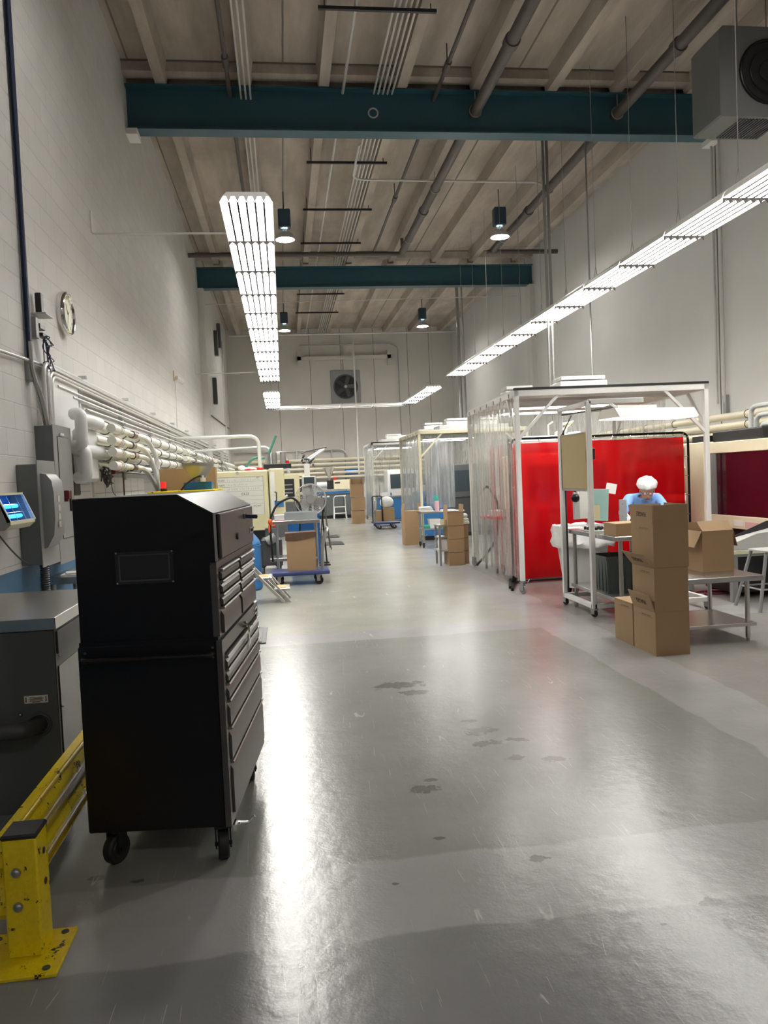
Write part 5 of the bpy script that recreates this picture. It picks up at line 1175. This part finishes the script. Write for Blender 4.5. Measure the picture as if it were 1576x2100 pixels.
# joints in local coordinates; the person faces -y and slightly -x
hip = (.03, .06, .88); belly = (.02, .02, 1.0); chest = (-.01, -.05, 1.14); neck = (-.025, -.13, 1.19); headc = (-.03, -.2, 1.235)
shL, shR = (-.2, -.06, 1.17), (.16, -.07, 1.16)
elL, elR = (-.32, -.15, .98), (.2, -.25, .96); wrL, wrR = (-.40, -.38, 1.0), (-.10, -.43, .99)
kneeL, kneeR = (-.08, -.02, .46), (.13, -.02, .46); anL, anR = (-.1, .06, .09), (.14, .06, .09); toL, toR = (-.12, -.1, .035), (.14, -.1, .035)
hipL, hipR = (-.07, .05, .85), (.12, .05, .85)
V = [hip, belly, chest, neck, headc, shL, elL, wrL, shR, elR, wrR, hipL, kneeL, anL, toL, hipR, kneeR, anR, toR]
E_ = [(0, 1), (1, 2), (2, 3), (3, 4), (2, 5), (5, 6), (6, 7), (2, 8), (8, 9), (9, 10), (0, 11), (11, 12), (12, 13), (13, 14), (0, 15), (15, 16), (16, 17), (17, 18)]
Rr = [(.11, .085), (.1, .08), (.075, .06), .042, .045, .034, .034, .026, .034, .034, .026, .075, .052, .036, .035, .075, .052, .036, .035]
body = skin('body', V, E_, Rr, 'skin', person)
# head: sculpted ellipsoid with jaw, nose, ears, pitched forward and turned to the left
HM = T(headc[0], headc[1], headc[2]+.01) @ R('Z', -22) @ R('X', 26)
g = MB(); bmesh.ops.create_icosphere(g.bm, subdivisions=4, radius=1)
for v in g.bm.verts:
    x, y, z = v.co; X, Y, Z = x*.076, y*.095, z*.115
    if z < 0: X *= 1+.28*z; Y = Y*(1+.12*z)-(.012*(-z) if y < 0 else 0)
    if y < -.5 and abs(x) < .75: Y += .008*(1-abs(x))            # flatten face
    nb = math.exp(-((x/.14)**2+((z+.12)/.22)**2)); 
    if y < 0: Y -= .024*nb*(1 if z > -.32 else .4)                # nose
    for sx in (-1, 1):
        e = math.exp(-(((x-sx*.36)/.17)**2+((z-.06)/.12)**2))
        if y < 0: Y += .010*e                                     # eye sockets
    mo = math.exp(-((x/.3)**2+((z+.52)/.06)**2))
    if y < 0: Y -= .006*mo
    v.co = HM @ Vector((X, Y, Z))
for sx in (-1, 1): g.sph((sx*.078, .012, -.008), .03, (.35, .7, 1), 12, M=HM)
g.done('head', 'skin', person, ang=80)
g = MB()
for sx in (-1, 1): g.torus((sx*.031, -.1, .008), .024, .0028, 'y', 18, 5, sy=.8)
g.box(-.008, .008, -.103, -.099, .006, .01)
for sx in (-1, 1): g.tube([(sx*.055, -.098, .01), (sx*.08, -.02, .012)], .0025, 5)
for v in g.bm.verts: v.co = HM @ v.co
g.done('glasses', 'black_plastic', person)
g = MB()
for sx in (-1, 1): g.sph((sx*.03, -.078, .01), .011, n=10)
for v in g.bm.verts: v.co = HM @ v.co
g.done('eyes', 'white_plastic', person)
g = MB().box(-.022, .022, -.094, -.088, -.064, -.059)
for v in g.bm.verts: v.co = HM @ v.co
g.done('mouth', 'dark_red', person)
g = MB()   # bouffant cap
bmesh.ops.create_icosphere(g.bm, subdivisions=4, radius=1)
rr = random.Random(12)
for v in g.bm.verts:
    x, y, z = v.co; k = 1+.035*sin(7*math.atan2(y, x)+3*z)+.02*sin(17*math.atan2(y, x)); zz = max(z, -.12)
    X, Y, Z = x*.118*k, y*.13*k, zz*.105*k
    if z < -.12: X *= .84; Y *= .84
    v.co = HM @ Vector((X, Y+.03, Z+.062))
g.done('hair_net', 'cap_white', person, ang=80)
# shirt (thicker skin over torso and upper arms), trousers, shoes
def pt(a, b, f): return tuple(a[i]+(b[i]-a[i])*f for i in range(3))
SV = [hip, belly, chest, pt(chest, neck, .75), shL, pt(shL, elL, .55), elL, pt(elL, wrL, .35), shR, pt(shR, elR, .55), elR, pt(elR, wrR, .35)]
SE = [(0, 1), (1, 2), (2, 3), (2, 4), (4, 5), (5, 6), (6, 7), (2, 8), (8, 9), (9, 10), (10, 11)]
skin('shirt', SV, SE, [(.15, .12), (.145, .115), (.15, .115), .068, .075, .064, .056, .05, .075, .064, .056, .05], 'shirt_blue', person)
g = MB()
for sx in (-1, 1): g.box(sx*.045-.028, sx*.045+.028, -.005, .005, -.03, .03, .003, M=T(-.03, -.19, 1.16) @ R('Y', sx*28) @ R('X', 35))
g.done('collar', 'shirt_blue', person)
skin('trousers', [hip, hipL, kneeL, pt(kneeL, anL, .85), hipR, kneeR, pt(kneeR, anR, .85)], [(0, 1), (1, 2), (2, 3), (0, 4), (4, 5), (5, 6)], [(.14, .115), .09, .066, .055, .09, .066, .055], 'trousers_navy', person)
for a, b in ((anL, toL), (anR, toR)): MB().sph((( a[0]+b[0])/2, (a[1]+b[1])/2, .048), .05, (1, 2.5, .95), 14).done('shoe', 'black_rubber', person)
def hand(w, d, side):
    """gloved hand: palm plus five separate curled fingers; d = pointing direction"""
    w = Vector(w); f = Vector(d).normalized(); u = Vector((0, 0, 1)); s_ = f.cross(u).normalized()*side; dn = -(u-f*u.dot(f)).normalized()
    vs = [w, w+f*.045, w+f*.085]; ed = [(0, 1), (1, 2)]; ra = [.024, (.036, .02), (.034, .016)]
    for k, (off, ln) in enumerate(((-.03, .062), (-.01, .075), (.011, .07), (.03, .055))):
        b = len(vs); base = w+f*.088+s_*off; vs += [base, base+f*ln*.45+dn*.008, base+f*ln*.75+dn*.03, base+f*ln*.8+dn*.05]
        ed += [(2, b), (b, b+1), (b+1, b+2), (b+2, b+3)]; ra += [.010, .0095, .009, .0075]
    b = len(vs); base = w+f*.035-s_*.034+dn*.008; vs += [base, base+f*.03-s_*.016+dn*.015, base+f*.058-s_*.01+dn*.03]; ed += [(1, b), (b, b+1), (b+1, b+2)]; ra += [.014, .011, .009]
    return skin('glove', [tuple(v) for v in vs], ed, ra, 'glove_white', person, sub=1)
hand(wrL, (-.3, -1, -.35), 1); hand(wrR, (-.9, -.6, -.3), -1)
skin('cuff', [pt(elL, wrL, .8), wrL], [(0, 1)], [.034, .03], 'glove_white', person); skin('cuff', [pt(elR, wrR, .8), wrR], [(0, 1)], [.034, .03], 'glove_white', person)
tag(MB().tube([(0, 0, 0), (.0, .01, .06), (-.02, .02, .16)], .013, 10, .02).cyl((-.02, .02, .16), (-.025, .022, .19), .018, 10).done('hand_tool', 'black_plastic', loc=(3.88, 8.55, .96)), 'black pen-like tool held upright in the gloved hand', 'tool')

# ------------------------------------------------------------------ cardboard stack, low table
t = carton('bottom box of the tall near cardboard stack, its FRAGILE flap half raised', (2.925, 5.96, 0), .29, .40, .357, flaps={'-x': (72, .15)}, words='FRAGILE'); scribble(t, .4, .31)
t = carton('middle box of the tall near cardboard stack, flap sticking out left', (2.925, 5.96, .359), .29, .40, .357, flaps={'-x': (52, .15)}, words='FRAGILE'); scribble(t, .4, .31)
t = carton('top open box of the tall near cardboard stack with raised flaps', (2.925, 5.96, .718), .30, .40, .357, flaps={'-x': (90, .15), '-y': (89, .15), '+x': (90, .15), '+y': (70, .15)}, words='FRAGILE'); scribble(t, .4, .31)
m_ = MB().box(.02, .285, -.0015, 0, -.001, .001); m_.done('fold_line', 'ink_soft', t)
t = carton('closed cardboard box directly behind the tall near stack', (2.925, 6.38, 0), .29, .37, .372, closed=True); scribble(t, .37, .32); MB().box(.1, .2, .05, .2, .3722, .373).done('printed_mark', 'ink_soft', t)
t = thing('work_table', 'low stainless table with lower shelf carrying one open box', 'table', (3.25, 6.2, 0))
MB().box(0, .78, 0, .78, .525, .572, .004).done('table_top', 'stainless', t)
MB().box(.03, .72, .02, .7, .135, .165, .003).done('lower_shelf', 'stainless', t)
for x, y in ((.05, .06), (.66, .06), (.05, .66), (.66, .66)):
    l = MB().cyl((x, y, .03), (x, y, .53), .02, 14).done('leg', 'stainless', t); MB().cyl((x, y, 0), (x, y, .03), .014, 10).cyl((x, y, .13), (x, y, .17), .025, 12).done('foot', 'galvanised', l)
carton('open cardboard box sitting on the low stainless table', (3.68, 6.56, .572), .30, .38, .365, flaps={'-x': (-62, .16), '-y': (140, .13), '+x': (-75, .15), '+y': (85, .06)})

# ------------------------------------------------------------------ right press, chute, stool
t = thing('molding_press', 'large cream press with dark red window at the right edge', 'machine', (5.9, 7.4, 0))
MB().box(0, .95, 0, 3.0, .66, .83, .006).box(0, .95, 0, 3.0, 1.67, 1.82, .006).box(0, .95, 2.87, 3.0, .83, 1.67).box(0, .95, 0, .3, .83, 1.67).box(.85, .95, .3, 2.9, .83, 1.67).done('guard_body', 'cream_paint', t)
MB().box(.015, .03, .3, 2.87, .83, 1.67).done('guard_window', 'amber_window', t); MB().box(.005, .02, 2.72, 2.87, .83, 1.67).done('window_edge', 'glass_grey', t)
MB().box(.0, .9, 3.03, 3.55, .55, 1.84, .01).done('end_cabinet', 'cream_paint', t); MB().box(.01, .9, 3.0, 3.03, .6, 1.8).done('gap_panel', 'imm_cream', t)
MB().box(.15, .9, .1, 3.4, 0.0, .64, .01).done('base', 'black_plastic', t)
MB().box(.15, .8, 1.9, 3.05, 1.82, 1.98, .02).box(.1, .8, 3.1, 3.5, 1.84, 1.93).done('top_cover', 'black_plastic', t)
for i, (y, z, s_) in enumerate(((1.35, 1.72, .07), (1.2, .7, .07), (1.38, .7, .07))):
    o = MB().box(-.003, 0, y, y+.16, z, z+s_, .001).done('warning_sign', 'paper', t); MB().box(-.005, -.002, y, y+.07, z, z+s_).done('sign_panel', 'dark_red' if i else 'brown_bag', o)
    MB().prism([(y+.12, z+.06), (y+.10, z+.03), (y+.115, z+.035), (y+.105, z+.01), (y+.13, z+.04), (y+.115, z+.037)], 'x', -.005, -.002).done('sign_symbol', 'ink', o)
MB().box(-.003, 0, 1.75, 2.05, .68, .76).done('warning_sign', 'warn_pink', t); MB().box(-.003, 0, 2.1, 2.3, .7, .775).done('warning_sign', 'paper', t)
m_ = MB().box(.3, .4, .5, 2.6, .95, 1.0).cyl((.35, .5, 1.15), (.35, 2.6, 1.15), .03).cyl((.35, .5, 1.45), (.35, 2.6, 1.45), .03).box(.3, .5, 1.2, 1.5, .95, 1.5); m_.done('inner_mechanism', 'chrome', t)
t = thing('chute_table', 'grey metal parts chute on a table below the right press', 'chute', (4.83, 8.0, 0))
MB().box(0, 1.0, 0, 1.0, .5, .565, .004).done('table_top', 'mid_grey', t)
MB().box(-.004, 1.0, -.006, 0, .53, .568).done('edge_strip', 'cream_paint', t)
for x, y in ((.04, .04), (.94, .04), (.02, .95), (.94, .95)): MB().box(x-.035, x+.035, y-.03, y+.03, 0, .5, .003).done('leg', 'mid_grey', t)
MB().box(.2, .98, .3, .92, .05, .5, .01).done('under_table_shade', 'black_plastic', t)  # black box added so the space under the table reads dark
MB().prism([(.05, .57), (.12, .60), (.75, .84), (.98, .84), (.98, .57)], 'y', .5, .52).done('chute_back', 'black_plastic', t)
MB().prism([(.0, .566), (.02, .60), (.98, .80), (.98, .79), (.05, .59), (.05, .566)], 'y', .1, .5).prism([(0, .566), (.0, .62), (.35, .74), (1.0, .8), (1.0, .566)], 'y', .08, .1).done('chute', 'light_grey', t)
MB().box(.5, .8, -.05, .03, .57, .6, .003).done('strip', 'dark_red', t)
t = thing('power_cable', 'coiled red and black cords on the floor under the right press', 'cable', (5.0, 8.6, 0))
MB().torus((0, 0, .02), .16, .012, 'z', 24, 6, .6).torus((.1, .1, .04), .12, .012, 'z', 24, 6, .7).tube([(-.3, .1, .015), (0, .2, .015), (.5, -.1, .015), (.9, -.3, .015)], .012, 6, .2).done('red_cord', 'dark_red', t); MB().torus((-.35, .1, .03), .1, .014, 'z', 20, 6).done('black_cord', 'black_rubber', t)
t = thing('metal_stool', 'pale metal stool whose leg shows at the right frame edge', 'stool', (5.03, 7.62, 0))
for a, b in ((-1, -1), (1, -1), (-1, 1), (1, 1)): MB().tube([(a*.13, b*.13, .6), (a*.27, b*.22, .0)], .018, 8).done('leg', 'mid_grey', t)
MB().tube([(-.22, -.18, .22), (.22, -.18, .22), (.22, .18, .22), (-.22, .18, .22), (-.22, -.18, .22)], .01, 6).done('foot_ring', 'mid_grey', t); MB().box(-.16, .16, -.16, .16, .595, .62, .02, seg=2).done('seat', 'light_grey', t)
# right wall pipes
for i, (z, r) in enumerate(((2.25, .058), (2.1, .055), (1.97, .05), (1.85, .045))):
    t = thing('insulated_pipe', ['highest', 'second highest', 'third', 'lowest'][i]+' cream insulated pipe along the right wall behind the press', 'pipe', (6.95, 6.0, z), 0, 'cream insulated pipes on the right wall')
    MB().cyl((0, 0, 0), (0, 22, 0), r, 16).done('pipe_run', 'pvc_cream', t); ties(t, r, [.6+1.1*k for k in range(14)])
for i, z in enumerate((2.30, 2.17, 2.04, 1.93)):
    pipe([(6.55, 10.3-.12*i, 1.82), (6.55, 10.3-.12*i, z), (6.5, 7.0, z+.02)], .035, 'pvc_grey', ['highest', 'second highest', 'third', 'lowest'][i]+' white elbow pipe bending down onto the right press', 'pipe', 'elbow_pipe', .14)
